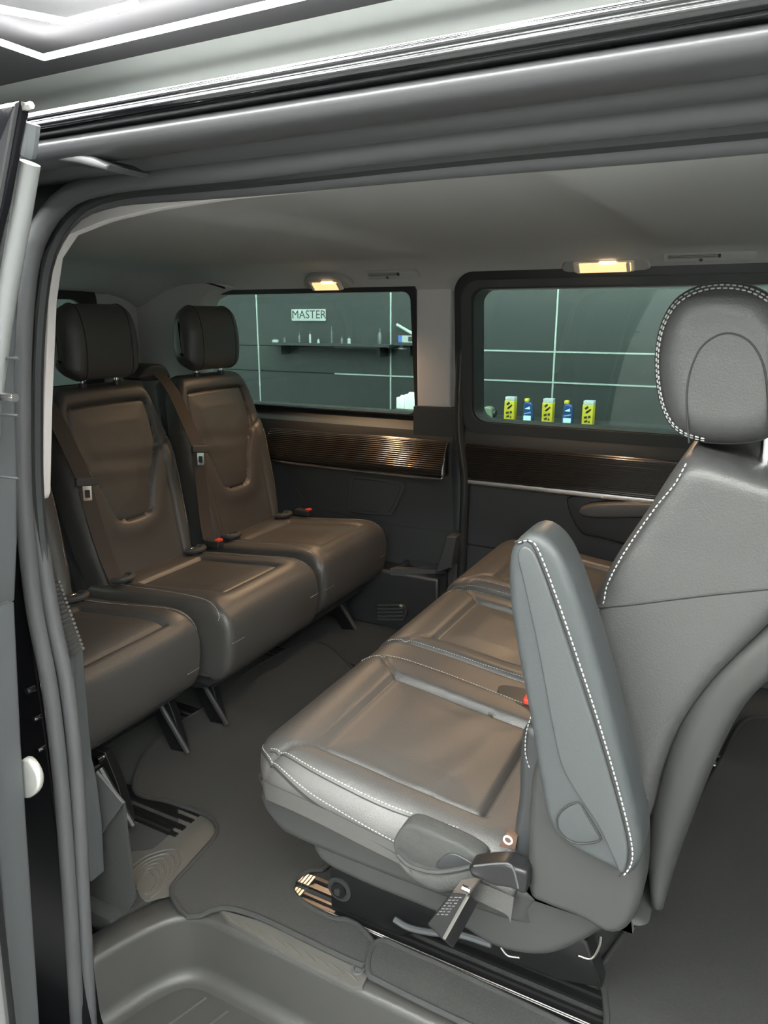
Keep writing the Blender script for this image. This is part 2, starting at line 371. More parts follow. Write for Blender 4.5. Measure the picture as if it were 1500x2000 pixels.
def headliner():
    nx, ny = 160, 60; xs = np.linspace(X0, X1, nx); ts = np.linspace(0, 1, ny); v = []; f = []
    prof = smooth_path([(.765, 1.300), (.80, 1.318), (.90, 1.338), (1.1, 1.352), (1.55, 1.362), (1.95, 1.352), (2.15, 1.338), (2.27, 1.315), (2.335, 1.285), (2.37, 1.247), (2.385, 1.235)], ny)
    sm = lambda t: t*t*(3-2*t)
    for x in xs:
        r = 1 - sm(np.clip((x+1.06)/.12, 0, 1)) * (1 - sm(np.clip((x+.345)/.05, 0, 1)))
        drop = sm(np.clip((-2.0-x)/.45, 0, 1))
        for (y, z), t in zip(prof, ts):
            q = math.sin(math.pi*min(1, max(0, (t-.06)/.80)))**.5 if .06 < t < .86 else 0
            v.append((x, y, z - .022*r*q - .10*drop*drop))
    for i in range(nx-1):
        for j in range(ny-1): f.append((i*ny+j, i*ny+j+1, (i+1)*ny+j+1, (i+1)*ny+j))
    n = len(v); v += [(p[0], p[1], p[2]+.008) for p in v]
    f += [tuple(n + k for k in q[::-1]) for q in f]
    return mk('ceiling', v, f, HEADL, recalc=False, angle=70)
struct(headliner())
# near header: door rail channel below the gloss roof edge
railp = smooth_path([(.605, 1.337), (.592, 1.333), (.588, 1.326), (.598, 1.316), (.618, 1.3115), (.626, 1.314), (.630, 1.326), (.645, 1.332), (.668, 1.326), (.684, 1.314), (.70, 1.312), (.705, 1.325), (.70, 1.345), (.66, 1.346)], 70, closed=True)
struct(slab('trim_door_rail', railp, 'x', -1.02, X1, BODYM, angle=60))
# door opening seals, running up the pillar and along the header
def trace(pts): return [(onY([(px, py)], y)[0][0], y, onY([(px, py)], y)[0][1]) for px, py, y in pts]
s1 = trace([(156, 2080, .692), (139, 1800, .692), (121, 1550, .692), (98, 1350, .690), (66, 1180, .690), (46, 980, .690), (42, 800, .690), (44, 660, .690), (53, 540, .690), (66, 480, .691), (85, 438, .692), (112, 402, .692), (150, 374, .694), (208, 358, .697), (260, 350, .698), (500, 324, .698), (900, 273, .698), (1500, 204, .698)]) + [(.6, .698, 1.308), (1.45, .698, 1.308)]
s2 = trace([(182, 2080, .716), (165, 1800, .716), (152, 1550, .716), (132, 1350, .715), (98, 1180, .715), (70, 980, .715), (66, 800, .715), (69, 660, .715), (82, 540, .717), (97, 485, .719), (116, 448, .722), (140, 420, .727), (170, 401, .733), (208, 389, .740), (260, 380, .746), (500, 361, .750), (900, 322, .750), (1500, 269, .750)]) + [(.6, .750, 1.297), (1.45, .750, 1.297)]
ds = struct(tube('trim_door_seal_outer', s1, .0128, RUBBER, sides=16, smooth_n=170))
di = struct(tube('trim_door_seal_inner', s2, .0120, RUBBER, sides=16, smooth_n=170))
mid = [((a[0]+b[0])/2+.002, (a[1]+b[1])/2+.012, (a[2]+b[2])/2) for a, b in zip(s1[1:], s2[1:])]
tube('seal_web', mid, .010, PLASTB, ds, sides=8, smooth_n=120)
# pale edge of the pillar and headliner trim behind the seal
outl = onY([(60, 977), (64, 800), (72, 590), (82, 500), (112, 440), (180, 398), (300, 375), (450, 358), (700, 338), (930, 318)], .785)
inl = onY([(930, 337), (700, 361), (450, 386), (300, 409), (205, 431), (137, 458), (107, 503), (95, 590), (87, 800), (84, 965), (80, 976)], .785)
struct(slab('trim_headliner_edge', outl + inl, 'y', .785, .80, PILLAR, re0=.0015, angle=50))
# black painted rear jamb with the pillar behind it
struct(slab('trim_rear_jamb', [(-1.5, -.54), (-.999, -.54), (-.999, .3), (-1.0, .75), (-.985, .9), (-.95, 1.02), (-.915, 1.16), (-.89, 1.23), (-.84, 1.28), (-.72, 1.31), (-.72, 1.335), (-1.5, 1.335)], 'y', .692, .712, JAMB, re0=.004))
struct(MB().box((X0, .63, -.45), (-1.30, .705, 1.34)).build('wall_right_rear', JAMB, smooth=False))
struct(MB().box((.42, .60, -.45), (X1, .76, .78)).box((.42, .62, .78), (.52, .74, 1.33)).build('wall_right_front', JAMB, smooth=False))
struct(MB().box((X1, .60, -.05), (X1+.05, 2.55, .78)).build('wall_front_added', PLAST, smooth=False))  # unseen wall added to block stray light, kept low to let some in
# inner pillar trim whose front edge shows past the seal
rt = onY([(70, 900), (86, 985), (100, 1060), (108, 1128), (135, 1195), (163, 1262), (168, 1330), (174, 1400), (181, 1480), (190, 1520), (200, 1600), (205, 1700)], .80)
wr = struct(slab('wall_right', rt + [(-2.4, rt[-1][1]), (-2.4, rt[0][1])], 'y', .765, .80, PLASTG, re0=.004))
gp = onY([(99, 1133), (113, 1131), (142, 1195), (163, 1262), (160, 1280), (137, 1291), (118, 1220)], .795)
slab('grille_plate', gp, 'y', .752, .764, PLASTG, wr, re0=.002)
for k in range(17):
    t = (k+.5)/17; a = onY([(100+37*t**1.05, 1135+152*t)], .75)[0]; b = onY([(113+49*t, 1133+138*t)], .75)[0]
    tube('grille_rib', [(a[0], .752, a[1]), (b[0], .752, b[1])], .0028, RUBMAT, wr, sides=6)
pa = onY([(137, 1296), (168, 1268), (174, 1400), (181, 1480), (190, 1520), (160, 1560), (140, 1400)], .79)
slab('lower_cover', pa, 'y', .752, .768, PLASTG, wr, re0=.003)
cp = onY([(160, 1690), (195, 1610), (240, 1570), (247, 1640), (262, 1758), (190, 1875), (165, 1900)], .83)
struct(slab('trim_carpet_side', cp, 'y', .83, .838, CARPET, re0=.002))
up = onY([(160, 1560), (187, 1508), (240, 1570), (165, 1675)], .815)
struct(slab('trim_sill_cover', up, 'y', .815, .822, PLAST, re0=.002))
# ------------------------------------------------------------------ entry step
edge = smooth_path([(-.990, .722), (-.980, .755), (-.955, .82), (-.925, .868), (-.88, .892), (-.80, .897), (-.4, .897), (.5, .897)], 90)
tg = np.gradient(edge, axis=0); tg /= np.linalg.norm(tg, axis=1)[:, None]; nn = np.stack([-tg[:, 1], tg[:, 0]], 1)
stp = [(.062, -.010), (.058, -.004), (.010, -.006), (.003, -.010), (0, -.020), (-.003, -.120), (-.008, -.138), (-.022, -.147), (-.06, -.149)]
v = []; f = []
for e, q in zip(edge, nn):
    for o_, z in stp: v.append((e[0]+q[0]*o_, e[1]+q[1]*o_, z))
m_ = len(stp)
for i in range(len(edge)-1):
    for k in range(m_-1): f.append((i*m_+k, i*m_+k+1, (i+1)*m_+k+1, (i+1)*m_+k))
st = struct(mk('trim_entry_step', v, f, STEPM, angle=60))
slab('step_tread', [(-.955, .56), (-.955, .72), (-.94, .82), (-.91, .86), (-.86, .885), (.5, .885), (.5, .56)], 'z', -.17, -.1475, STEPM, st)
for k in range(7):
    a, b = onZ([(330+40*k, 2000+30*k), (402+42*k, 1948+26*k)], -.147)
    tube('tread_rib', [(a[0], a[1], -.147), (b[0], b[1], -.147)], .0035, STEPM, st, sides=6)
struct(MB().box((-2.4, .56, -.54), (X1, .60, -.155)).build('trim_sill_panel', PAINT, smooth=False))
# ------------------------------------------------------------------ far side: quarter panel, window, pillar
YG = 2.46
lowp = [(2.55, -.05), (YF, -.05), (YF, .40), (2.385, .54), (2.37, .60), (2.37, .735), (2.378, .757), (2.395, .768), (2.43, .785), (2.445, .80), (2.455, .803), (2.55, .803)]
wl = struct(slab('wall_left', lowp, 'x', X0, -.972, PLAST, angle=35))
ringo = rrect(-2.42, .801, -1.122, 1.31, .02); ringi = rrect(-2.14, .806, -1.142, 1.236, .030)
def ring_slab(name, o, i, y0, y1, m, parent=None, lean=0.0, zref=0.8):
    n = len(o); v = []
    for y, L in ((y0, o), (y0, i), (y1, i), (y1, o)): v += [(p[0], y - lean*(p[1]-zref), p[1]) for p in L]
    f = []
    for a, b in ((0, 1), (1, 2), (2, 3), (3, 0)):
        for k in range(n): l = (k+1) % n; f.append((a*n+k, a*n+l, b*n+l, b*n+k))
    return mk(name, v, f, m, parent, angle=40)
ring_slab('window_surround', ringo, ringi, 2.42, 2.47, PLASTB, wl, lean=.12)
wn1 = struct(slab('window_1', rrect(-2.16, .80, -1.11, 1.25, .035), 'y', YG, YG+.004, GLASS))
# pale centre pillar
pl = onY([(813, 572), (884, 556), (882, 700), (881, 796), (816, 794), (815, 690)], 2.385)
struct(slab('trim_centre_pillar', [(pl[0][0], pl[0][1]+.05), (pl[1][0]+.004, pl[1][1]+.05)] + pl[1:], 'y', 2.378, 2.46, PILLAR, re0=.008))
MB().box((-1.126, 2.372, .70), (-.955, 2.47, onY([(850, 796)], 2.372)[0][1])).build('pillar_base', PLAST, wl, smooth=False)
# pale rear pillar round the quarter window's rear edge
dp = [(-2.41, .55), (-2.12, .60), (-2.06, .80), (-2.09, 1.0), (-2.05, 1.19), (-1.98, 1.235), (-1.9, 1.27), (-2.41, 1.30)]
struct(slab('trim_rear_pillar', smooth_path(dp, 50, closed=True), 'y', 2.34, 2.44, PILLAR, re0=.02))
# tailgate
to = rrect(.78, .03, 2.43, 1.31, .05); ti = rrect(1.05, .88, 2.07, 1.235, .05)
def ring_slab_x(name, o, i, x0, x1, m, parent=None):
    n = len(o); v = []; f = []
    for x, L in ((x0, o), (x0, i), (x1, i), (x1, o)): v += [(x, p[0], p[1]) for p in L]
    for a, b in ((0, 1), (1, 2), (2, 3), (3, 0)):
        for k in range(n): l = (k+1) % n; f.append((a*n+k, a*n+l, b*n+l, b*n+k))
    return mk(name, v, f, m, parent)
tw = struct(ring_slab_x('wall_rear', to, ti, -2.44, -2.40, HEADL))
ring_slab_x('window_surround', rrect(1.0, .83, 2.12, 1.275, .06), rrect(1.07, .90, 2.05, 1.215, .05), -2.40, -2.385, PLASTB, tw)
struct(slab('window_3', rrect(1.04, .87, 2.08, 1.245, .05), 'x', -2.425, -2.421, GLASS))
# ribbed trim of the quarter panel, bulging into an arm shelf
def ribs(base, n, amp):
    P = smooth_path(base, n*6); t = np.gradient(P, axis=0); t /= np.linalg.norm(t, axis=1)[:, None]; q = np.stack([t[:, 1], -t[:, 0]], 1)
    return [tuple(p + d*amp*math.sin(2*math.pi*k/6.0)) for k, (p, d) in enumerate(zip(P, q))]
rp = ribs([(2.375, .730), (2.352, .722), (2.335, .700), (2.318, .660), (2.308, .630), (2.312, .613), (2.33, .605)], 22, .0011)
slab('ribbed_trim', rp + [(2.40, .605), (2.40, .73)], 'x', -1.745, -.985, RIB, wl, re0=0.0, angle=80)
tube('chrome_strip', [(-1.74, 2.335, .597), (-1.70, 2.318, .601), (-1.3, 2.309, .602), (-.985, 2.309, .602)], .0055, CHROME, wl, sides=8, smooth_n=30)
tube('trim_end_strip', [(-.984, 2.312, .605), (-.984, 2.322, .66), (-.984, 2.345, .715), (-.984, 2.375, .73)], .0028, CHROME, wl, sides=6, smooth_n=12)
sl = onY([(684, 935), (694, 929), (775, 938), (792, 946), (790, 958), (770, 1000), (755, 1006), (690, 1000), (680, 990)], 2.385)
slab('storage_rim', smooth_path(sl, 40, closed=True), 'y', 2.378, 2.40, PLASTG, wl, re0=.004)
c0 = np.mean(np.array(sl), 0); slab('storage_lid', smooth_path([c0 + (np.array(p)-c0)*.86 for p in sl], 40, closed=True), 'y', 2.374, 2.39, PLAST, wl, re0=.003)
tube('panel_seam', [(x, 2.392, z) for x, z in onY([(556, 905), (575, 945), (600, 982), (640, 998), (760, 1022), (880, 1036)], 2.392)], .002, PLASTG, wl, sides=6, smooth_n=40)
# cup holder ledge over the wheel arch and the heater grille below it
slab('wheel_arch_box', [(-1.62, 0), (-1.62, .20), (-1.50, .235), (-.985, .235), (-.985, 0)], 'y', 2.30, YF, PLASTB, wl, re0=.015)
cu = onZ([(728, 1103), (752, 1040), (775, 1030), (898, 1040), (893, 1078), (868, 1115), (745, 1110)], .245)
cu = [(max(min(x, -.975), -1.16), min(y, 2.40)) for x, y in cu]
ci = [np.mean(np.array(cu), 0) + (np.array(p)-np.mean(np.array(cu), 0))*.74 for p in cu]
n = 40; o_, i_ = smooth_path(cu, n, closed=True), smooth_path(ci, n, closed=True)
v = [(*p, .225) for p in o_] + [(*p, .252) for p in o_] + [(*p, .255) for p in i_] + [(*p, .165) for p in i_]
f = [(a*n+k, a*n+(k+1) % n, (a+1)*n+(k+1) % n, (a+1)*n+k) for a in range(3) for k in range(n)] + [tuple(3*n+k for k in range(n))]
mk('cup_holder_ledge', v, f, PLAST, wl)
slab('ledge_upstand', onY([(893, 1100), (862, 1110), (880, 1060), (885, 1040), (905, 1040)], 2.36), 'y', 2.30, 2.40, PLAST, wl, re0=.006)
vg = thing('heater_grille', (-1.22, 2.285, .05), 'black slatted heater grille low on the far wheel arch', 'vent')
gq = onY([(733, 1178), (788, 1178), (797, 1192), (790, 1214), (740, 1214)], 2.292)
slab('grille_frame', gq, 'y', 2.286, 2.30, PLASTB, vg, re0=.003)
for k in range(5):
    a, b = onY([(738, 1182+7*k), (788, 1182+7*k)], 2.286); tube('grille_slat', [(a[0], 2.284, a[1]), (b[0], 2.284, b[1])], .0035, PLAST, vg, sides=6)
tx, tz = onY([(781, 1182)], 2.28)[0]; tube('thumb_wheel', [(tx, 2.279, tz), (tx+.012, 2.279, tz-.004)], .007, ALU, vg, sides=10)
# ------------------------------------------------------------------ far sliding door with window
d2 = struct(ring_slab('door_2', rrect(-.962, .74, 1.30, 1.292, .065, 8), rrect(-.895, .805, 1.24, 1.238, .045, 8), 2.372, 2.47, PLASTB, lean=.10))
ring_slab('inner_frame', rrect(-.935, .765, 1.27, 1.265, .06, 8), rrect(-.902, .802, 1.245, 1.243, .045, 8), 2.362, 2.38, PLAST, d2, lean=.10)
struct(slab('window_2', rrect(-.93, .78, 1.27, 1.26, .05), 'y', 2.43, 2.434, GLASS))
dl = [(2.47, .02), (2.405, .02), (2.405, .345), (2.395, .355), (2.39, .385), (2.375, .56), (2.372, .60), (2.36, .73), (2.362, .755), (2.375, .785), (2.40, .800), (2.47, .800)]
slab('door_panel', dl, 'x', -.925, 1.30, PLAST, d2, angle=35)
rp = ribs([(2.368, .727), (2.352, .722), (2.349, .70), (2.347, .66), (2.346, .62), (2.352, .602)], 20, .0011)
slab('ribbed_trim', rp + [(2.39, .602), (2.39, .727)], 'x', -.915, 1.28, RIB, d2, angle=80)
slab('silver_strip', [(2.348, .585), (2.344, .590), (2.346, .602), (2.356, .604), (2.38, .60), (2.38, .585)], 'x', -.915, 1.28, SILVER, d2, angle=60)
sd = [(-.945, 2.372, 1.20), (-.946, 2.36, 1.0), (-.944, 2.355, .80), (-.93, 2.35, .70), (-.915, 2.352, .60), (-.918, 2.36, .45), (-.925, 2.37, .25), (-.925, 2.37, .0)]
tube('door_seal', sd, .016, PLASTB, d2, sides=12, smooth_n=60)
pk = onY([(1108, 985), (1130, 968), (1300, 985), (1330, 1020), (1300, 1075), (1170, 1050), (1135, 1040)], 2.37)
slab('pocket_recess', smooth_path(pk, 50, closed=True), 'y', 2.366, 2.39, PLASTB, d2, re0=.006)
ah = onY([(1130, 1000), (1160, 985), (1300, 985), (1300, 1008), (1160, 1012)], 2.32)
slab('pull_handle', smooth_path(ah, 40, closed=True), 'y', 2.315, 2.39, LEATHER, d2, re0=.01)
# ------------------------------------------------------------------ near sliding door, slid back along the body
def edge_slab(name, pts, y, y1, m, parent, back=-1.75, re0=.004):
    e = onY(pts, y1); return slab(name, list(e) + [(back, e[-1][1]), (back, e[0][1])], 'y', y, y1, m, parent, re0=re0)
d1 = struct(edge_slab('door_1', [(64, 204), (58, 232), (47, 292), (28, 395), (-2, 520), (-28, 760), (-40, 1000), (-35, 1250), (-10, 1560), (8, 1760), (34, 2000), (50, 2100)], .47, .485, PAINT, None))
edge_slab('inner_trim', [(53, 440), (48, 480), (36, 640), (33, 700), (34, 790), (37, 930), (37, 1060), (32, 1172)], .50, .555, PLASTG, d1, re0=.006)
edge_slab('lower_trim', [(31, 1174), (37, 1300), (44, 1450), (62, 1720), (80, 2000), (92, 2150)], .50, .545, PLASTG, d1, re0=.006)
es = [(x, .497, z) for x, z in onY([(58, 318), (38, 440), (10, 600), (-8, 740), (-20, 860)], .497)]
tube('edge_weatherstrip', es, .0095, mat('pale_rubber', (.15, .155, .155), .35), d1, sides=12, smooth_n=30)
tc_ = [(x, .478, z) for x, z in onY([(-60, 242), (0, 224), (62, 205), (52, 262), (44, 300)], .478)]
tube('top_edge_bead', tc_[:3], .003, ALU, d1, sides=6, smooth_n=12)
tube('top_corner_strip', [(x, .49, z) for x, z in onY([(58, 240), (52, 290), (49, 300)], .49)], .009, PLASTG, d1, sides=8, smooth_n=8)
for k, py in enumerate((700, 812, 935)):
    e = onY([(0, py), (34, py)], .498); tube('panel_gap', [(e[0][0]-.1, .499, e[0][1]), (e[1][0], .499, e[1][1])], .0016, PLASTB, d1, sides=5)
hp = onY([(-30, 640), (15, 640), (15, 1000), (-30, 1010)], .50)
sk = onY([(49, 1480), (60, 1484), (72, 1500), (79, 1520), (77, 1540), (66, 1554), (52, 1558), (36, 1540), (36, 1496)], .552)
slab('latch_plate', smooth_path(sk, 24, closed=True), 'y', .548, .56, mat('latch_zinc', (.60, .61, .58), .35, .6), d1, re0=.005)
a = onY([(0, 776), (22, 778)], .49); tube('lock_pin', [(a[0][0]-.03, .495, a[0][1]), (a[1][0], .495, a[1][1])], .0045, CHROME, d1, sides=8)
br = onY([(60, 292), (120, 293), (180, 305), (212, 322), (205, 332), (150, 318), (60, 306)], .60)
slab('roller_arm', br, 'y', .60, .66, BODYM, d1, re0=.003)
for px, py, r in ((62, 1345, .006), (76, 1400, .004), (84, 1460, .004)):
    p = onY([(px, py)], .678)[0]; tube('latch_bolt', [(p[0], .668, p[1]), (p[0]+.001, .682, p[1])], r, CHROME, d1, sides=10)
def mplate(name, M, outline, t0, t1, m, parent=None, re0=0.0, re1=0.0, **k):
    """outline in the frame's own plane, pushed from t0 to t1 along its normal"""
    v, f = slab_geo(outline, 'z', t0, t1, re0, re1); v = [tuple(M @ Vector(p)) for p in v]; return mk(name, v, f, m, parent, **k)
G = lambda d, w_: np.exp(-(d/w_)**2)
# ------------------------------------------------------------------ rear row
INS = [(.548, .120), (.530, .150), (.450, .158), (.400, .148), (.300, .102), (.225, .078), (.192, .050)]
INSP = [(s, w_) for s, w_ in INS] + [(s, -w_) for s, w_ in INS[::-1]]
INSP = [tuple(p) for p in smooth_path(INSP, 70, closed=True)]
def back_h(s, w_):
    d = seg_dist(s, w_, INSP, True); ins = inside(s, w_, INSP)
    h = np.where(ins, -.006 + .006*np.clip(d/.06, 0, 1), .006*G(d-.03, .03)) - .0065*G(d, .0045)
    low = np.clip((.44-s)/.08, 0, 1)
    h = h + .020*low*G(np.abs(w_)-.185, .038)
    for sg in (1, -1): h = h - .006*G(seg_dist(s, w_, [(.43, sg*.23), (.415, sg*.19), (.385, sg*.142)]), .0045) - .004*low*G(seg_dist(s, w_, [(.40, sg*.152), (.25, sg*.158), (.02, sg*.150)]), .0045)
    h = h + np.where(ins, .0011*np.sin(s*80 + 9*w_)*G(s-.36, .05), 0)
    return h
def make_cush_h(L, hw_):
    def fn(s, w_):
        front = .445
        ins = [(.135, -.130), (front, -.128), (front, .128), (.135, .130)]
        d = seg_dist(s, w_, ins, True)
        i = inside(s, w_, ins)
        h = np.where(i, .004*np.clip(d/.05, 0, 1) - .004, .007*G(d-.035, .035)) - .006*G(d, .0045)
        for sg in (1, -1):
            h = h - .004*G(seg_dist(s, w_, [(.05, sg*.165), (.30, sg*.172), (.44, sg*.190), (.52, sg*.215)]), .004)
        return h
    return fn
def rear_seat(T_, yc, hw, front, names=('',), belt=None):
    dx = front + 1.195
    P = [(-1.70, .392), (-1.55, .400), (-1.42+dx*.5, .412), (-1.31+dx, .424), (-1.25+dx, .420), (-1.212+dx, .395), (-1.197+dx, .345), (-1.203+dx, .275), (-1.225+dx, .225), (-1.27+dx, .195)]
    cu, at, L = pad('cushion', P, yc, hw, make_cush_h(1, hw), LEATHER, T_, re=(.022, .022), rend=.015, T=.045, nu=120, nv=90, side=1)
    for sg in (1, -1):
        q = smooth_path([(.05, sg*.165), (.30, sg*.172), (.44, sg*.190), (.52, sg*.212)], 80)
        stitches('stitching', at(q[:, 0], q[:, 1] + sg*.006, .0008), cu)
        stitches('piping', at(np.full(40, .60), np.linspace(-hw+.01, -hw+.06, 40) if sg < 0 else np.linspace(hw-.06, hw-.01, 40), .0006), cu)
    slab('cushion_core', inset_path(P, .021, 1) + [(-1.60, .185), (-1.69, .30)], 'y', yc-hw+.0005, yc+hw-.0005, LEATHER, T_, re0=.002)
    slab('cushion_base', [(-1.68, .39), (-1.68, .22), (-1.60, .165), (-1.30+dx, .165), (-1.25+dx, .20), (-1.26+dx, .30), (-1.32+dx, .33)], 'y', yc-hw+.02, yc+hw-.022, PLASTB, T_, re0=.015)
    B = [(-1.655, .365), (-1.69, .52), (-1.735, .73), (-1.765, .86), (-1.778, .915), (-1.795, .945), (-1.825, .955), (-1.86, .945)]
    hwf = lambda s: np.interp(s, [0, .12, .30, .42, .52, .62, .75], [hw-.035, hw-.012, hw, hw-.002, hw-.022, hw-.058, hw-.07])
    bk, bt, Lb = pad('backrest', B, yc, hwf, back_h, LEATHER, T_, re=(.03, .03), rend=.012, T=.06, nu=130, nv=90, side=-1)
    for sg in (1, -1):
        q = smooth_path([(.415, sg*(hw-.022)), (.28, sg*(hw-.020)), (.12, sg*(hw-.035))], 60)
        stitches('stitching', bt(q[:, 0], q[:, 1], .0008), bk)
    slab('back_shell', [(-1.70, .36), (-1.75, .55), (-1.83, .90), (-1.85, .945), (-1.89, .93), (-1.84, .60), (-1.78, .30), (-1.70, .30)], 'y', yc-hw+.03, yc+hw-.03, PLAST, T_, re0=.02)
    # headrest
    hr = smooth_path([(-1.748, .99), (-1.742, 1.05), (-1.746, 1.12), (-1.765, 1.176), (-1.80, 1.194), (-1.838, 1.172), (-1.856, 1.11), (-1.856, 1.03), (-1.842, .985), (-1.80, .966), (-1.765, .970)], 60, closed=True)
    hv, hf = slab_geo(hr, 'y', yc-.138, yc+.138, .050, None, 9)
    drop_ = lambda y, z: 1.08 + (z-1.08)*(1-.20*abs((y-yc)/.138)**3)
    h = mk('headrest', [(x, y, drop_(y, z)) for x, y, z in hv], hf, LEATHER, T_, recalc=False, angle=70)
    for sg in (1, -1):
        c = hr.mean(0); lp = [(c[0]+(p[0]-c[0])*1.003, yc+sg*.086, drop_(yc+sg*.086, c[1]+(p[1]-c[1])*1.003)) for p in hr]
        tube('headrest_seam', lp, .0016, SEAM, h, sides=5, closed=True)
        stitches('stitching', [(p[0], p[1]-sg*.006, p[2]) for p in lp], h, m=mat('stitch_dim', (.16, .16, .16), .7), r=.0009)
        tube('headrest_post', [(-1.80, yc+sg*.065, .90), (-1.80, yc+sg*.065, .985)], .0065, CHROME, T_, sides=10)
        tube('post_collar', [(-1.80, yc+sg*.065, .948), (-1.80, yc+sg*.065, .962)], .013, PLASTB, T_, sides=12)
    # child seat anchor cups at the fold
    for sg in (1, -1):
        yy = yc + sg*.155
        xx = -1.612
        ring = [(xx+.030*math.cos(t), yy+.030*math.sin(t), .416+.004*math.cos(t)) for t in np.linspace(-2.0, 2.0, 18)]
        c_ = tube('anchor_cup', ring, .0085, PLAST, T_, sides=8)
        slab('anchor_plate', rrect(xx-.028, yy-.021, xx+.018, yy+.021, .010), 'z', .40, .417, PLASTB, c_, re1=.003)
        tube('anchor_ring', [(xx-.006, yy-.012, .419), (xx-.004, yy, .421), (xx-.006, yy+.012, .419)], .0022, CHROME, c_, sides=6)
        text('anchor_print', 'ISOFIX', .012, WHITE, frame((xx+.008, yy, .4175), (0, 1, 0), (-1, 0, 0)), c_, ext=.0002)
    return cu, bk
def bracket_leg(T_, y, x=-1.33):
    slab('leg', [(x-.16, .19), (x+.02, .19), (x+.05, .12), (x+.075, .02), (x+.03, .012), (x-.02, .10), (x-.12, .13)], 'y', y-.012, y+.012, STEEL, T_, re0=.003)
    tube('leg_strut', [(x+.01, y-.02, .15), (x+.10, y-.022, .03)], .008, PLASTB, T_, sides=8)
    tube('pivot_bolt', [(x-.01, y-.03, .145), (x-.01, y+.02, .145)], .014, STEEL, T_, sides=12)
    tube('pivot_bolt', [(x+.012, y-.028, .175), (x+.012, y+.015, .175)], .008, CHROME, T_, sides=10)
def cross_tube(T_, y0, y1, x=-1.36):
    tube('cross_tube', [(x, y0, .14), (x, y1, .14)], .016, STEEL, T_, sides=12)
r1 = thing('vehicle_seat', (-1.45, 1.12, 0), 'black leather single rear seat beside the near door pillar', 'car seat')
rear_seat(r1, 1.105, .215, -1.215)
bracket_leg(r1, 1.30, -1.36); bracket_leg(r1, 1.02, -1.27); cross_tube(r1, .98, 1.30)
r2 = thing('double_seat', (-1.45, 1.85, 0), 'black leather double rear bench reaching the far wall, two headrests', 'car seat')
rear_seat(r2, 1.582, .218, -1.165); rear_seat(r2, 2.075, .222, -1.185)
bracket_leg(r2, 1.46, -1.36); bracket_leg(r2, 2.20, -1.36); cross_tube(r2, 1.46, 2.2)
slab('base_skirt', [(-1.60, .20), (-1.26, .20), (-1.27, .16), (-1.34, .14), (-1.60, .14)], 'y', 1.40, 2.26, PLASTB, r2, re0=.008)
def buckle(T_, x, y, z, ay=0):
    b = slab('belt_buckle', rrect(x-.035, y-.016, x+.03, y+.016, .006), 'z', z-.012, z+.010, PLASTB, T_, re0=.004)
    slab('release_button', rrect(x+.012, y-.012, x+.031, y+.012, .003), 'z', z+.009, z+.015, RED, b, re0=.0, re1=.002)
buckle(r2, -1.585, 1.80, .425); buckle(r2, -1.53, 2.255, .43)
# belts: webbing falling from the shoulder guide, metal tongue, lower webbing
def seat_belt(T_, P, lowP, wd, tp, td):
    b = ribbon('seat_belt', P, [wd]*len(P), .047, .0022, BELT, T_, n=50)
    ribbon('lower_webbing', lowP, [wd]*len(lowP), .044, .0022, BELT, b, n=40)
    M = frame(tp, wd, td)
    mplate('tongue_grip', M, rrect(-.032, -.011, .032, .013, .005), -.005, .007, PLAST, b, re0=.002, re1=.003)
    o = rrect(-.013, -.052, .013, -.008, .004); i = rrect(-.0075, -.044, .0075, -.022, .003)
    n_ = len(o); v = []
    for z, L in ((-.001, o), (-.001, i), (.0012, i), (.0012, o)): v += [tuple(M @ Vector((p[0], p[1], z))) for p in L]
    mk('belt_tongue', v, [(a*n_+k, a*n_+(k+1) % n_, ((a+1) % 4)*n_+(k+1) % n_, ((a+1) % 4)*n_+k) for a in range(4) for k in range(n_)], CHROME, b)
seat_belt(r2, [(-1.84, 1.335, .965), (-1.79, 1.345, .962), (-1.735, 1.352, .90), (-1.695, 1.365, .80), (-1.668, 1.378, .715)],
          [(-1.672, 1.378, .715), (-1.655, 1.386, .60), (-1.635, 1.40, .48), (-1.61, 1.41, .40)], (.25, 1, -.12), (-1.664, 1.382, .705), (-.15, .05, 1))
seat_belt(r2, [(-1.84, 1.80, .985), (-1.80, 1.805, .985), (-1.74, 1.82, .92), (-1.69, 1.835, .80), (-1.665, 1.842, .735)],
          [(-1.668, 1.842, .735), (-1.66, 1.842, .60), (-1.65, 1.838, .48), (-1.63, 1.83, .40)], (.25, 1, -.12), (-1.660, 1.845, .725), (-.15, .05, 1))
slab('belt_guide', smooth_path([(1.735, .955), (1.745, .985), (1.79, 1.003), (1.84, .998), (1.865, .972), (1.86, .95)], 30, closed=True), 'x', -1.87, -1.785, PLASTB, r2, re0=.012)
slab('belt_guide', smooth_path([(1.285, .955), (1.295, .985), (1.335, 1.0), (1.375, .992), (1.39, .955)], 30, closed=True), 'x', -1.87, -1.80, PLASTB, r2, re0=.012)
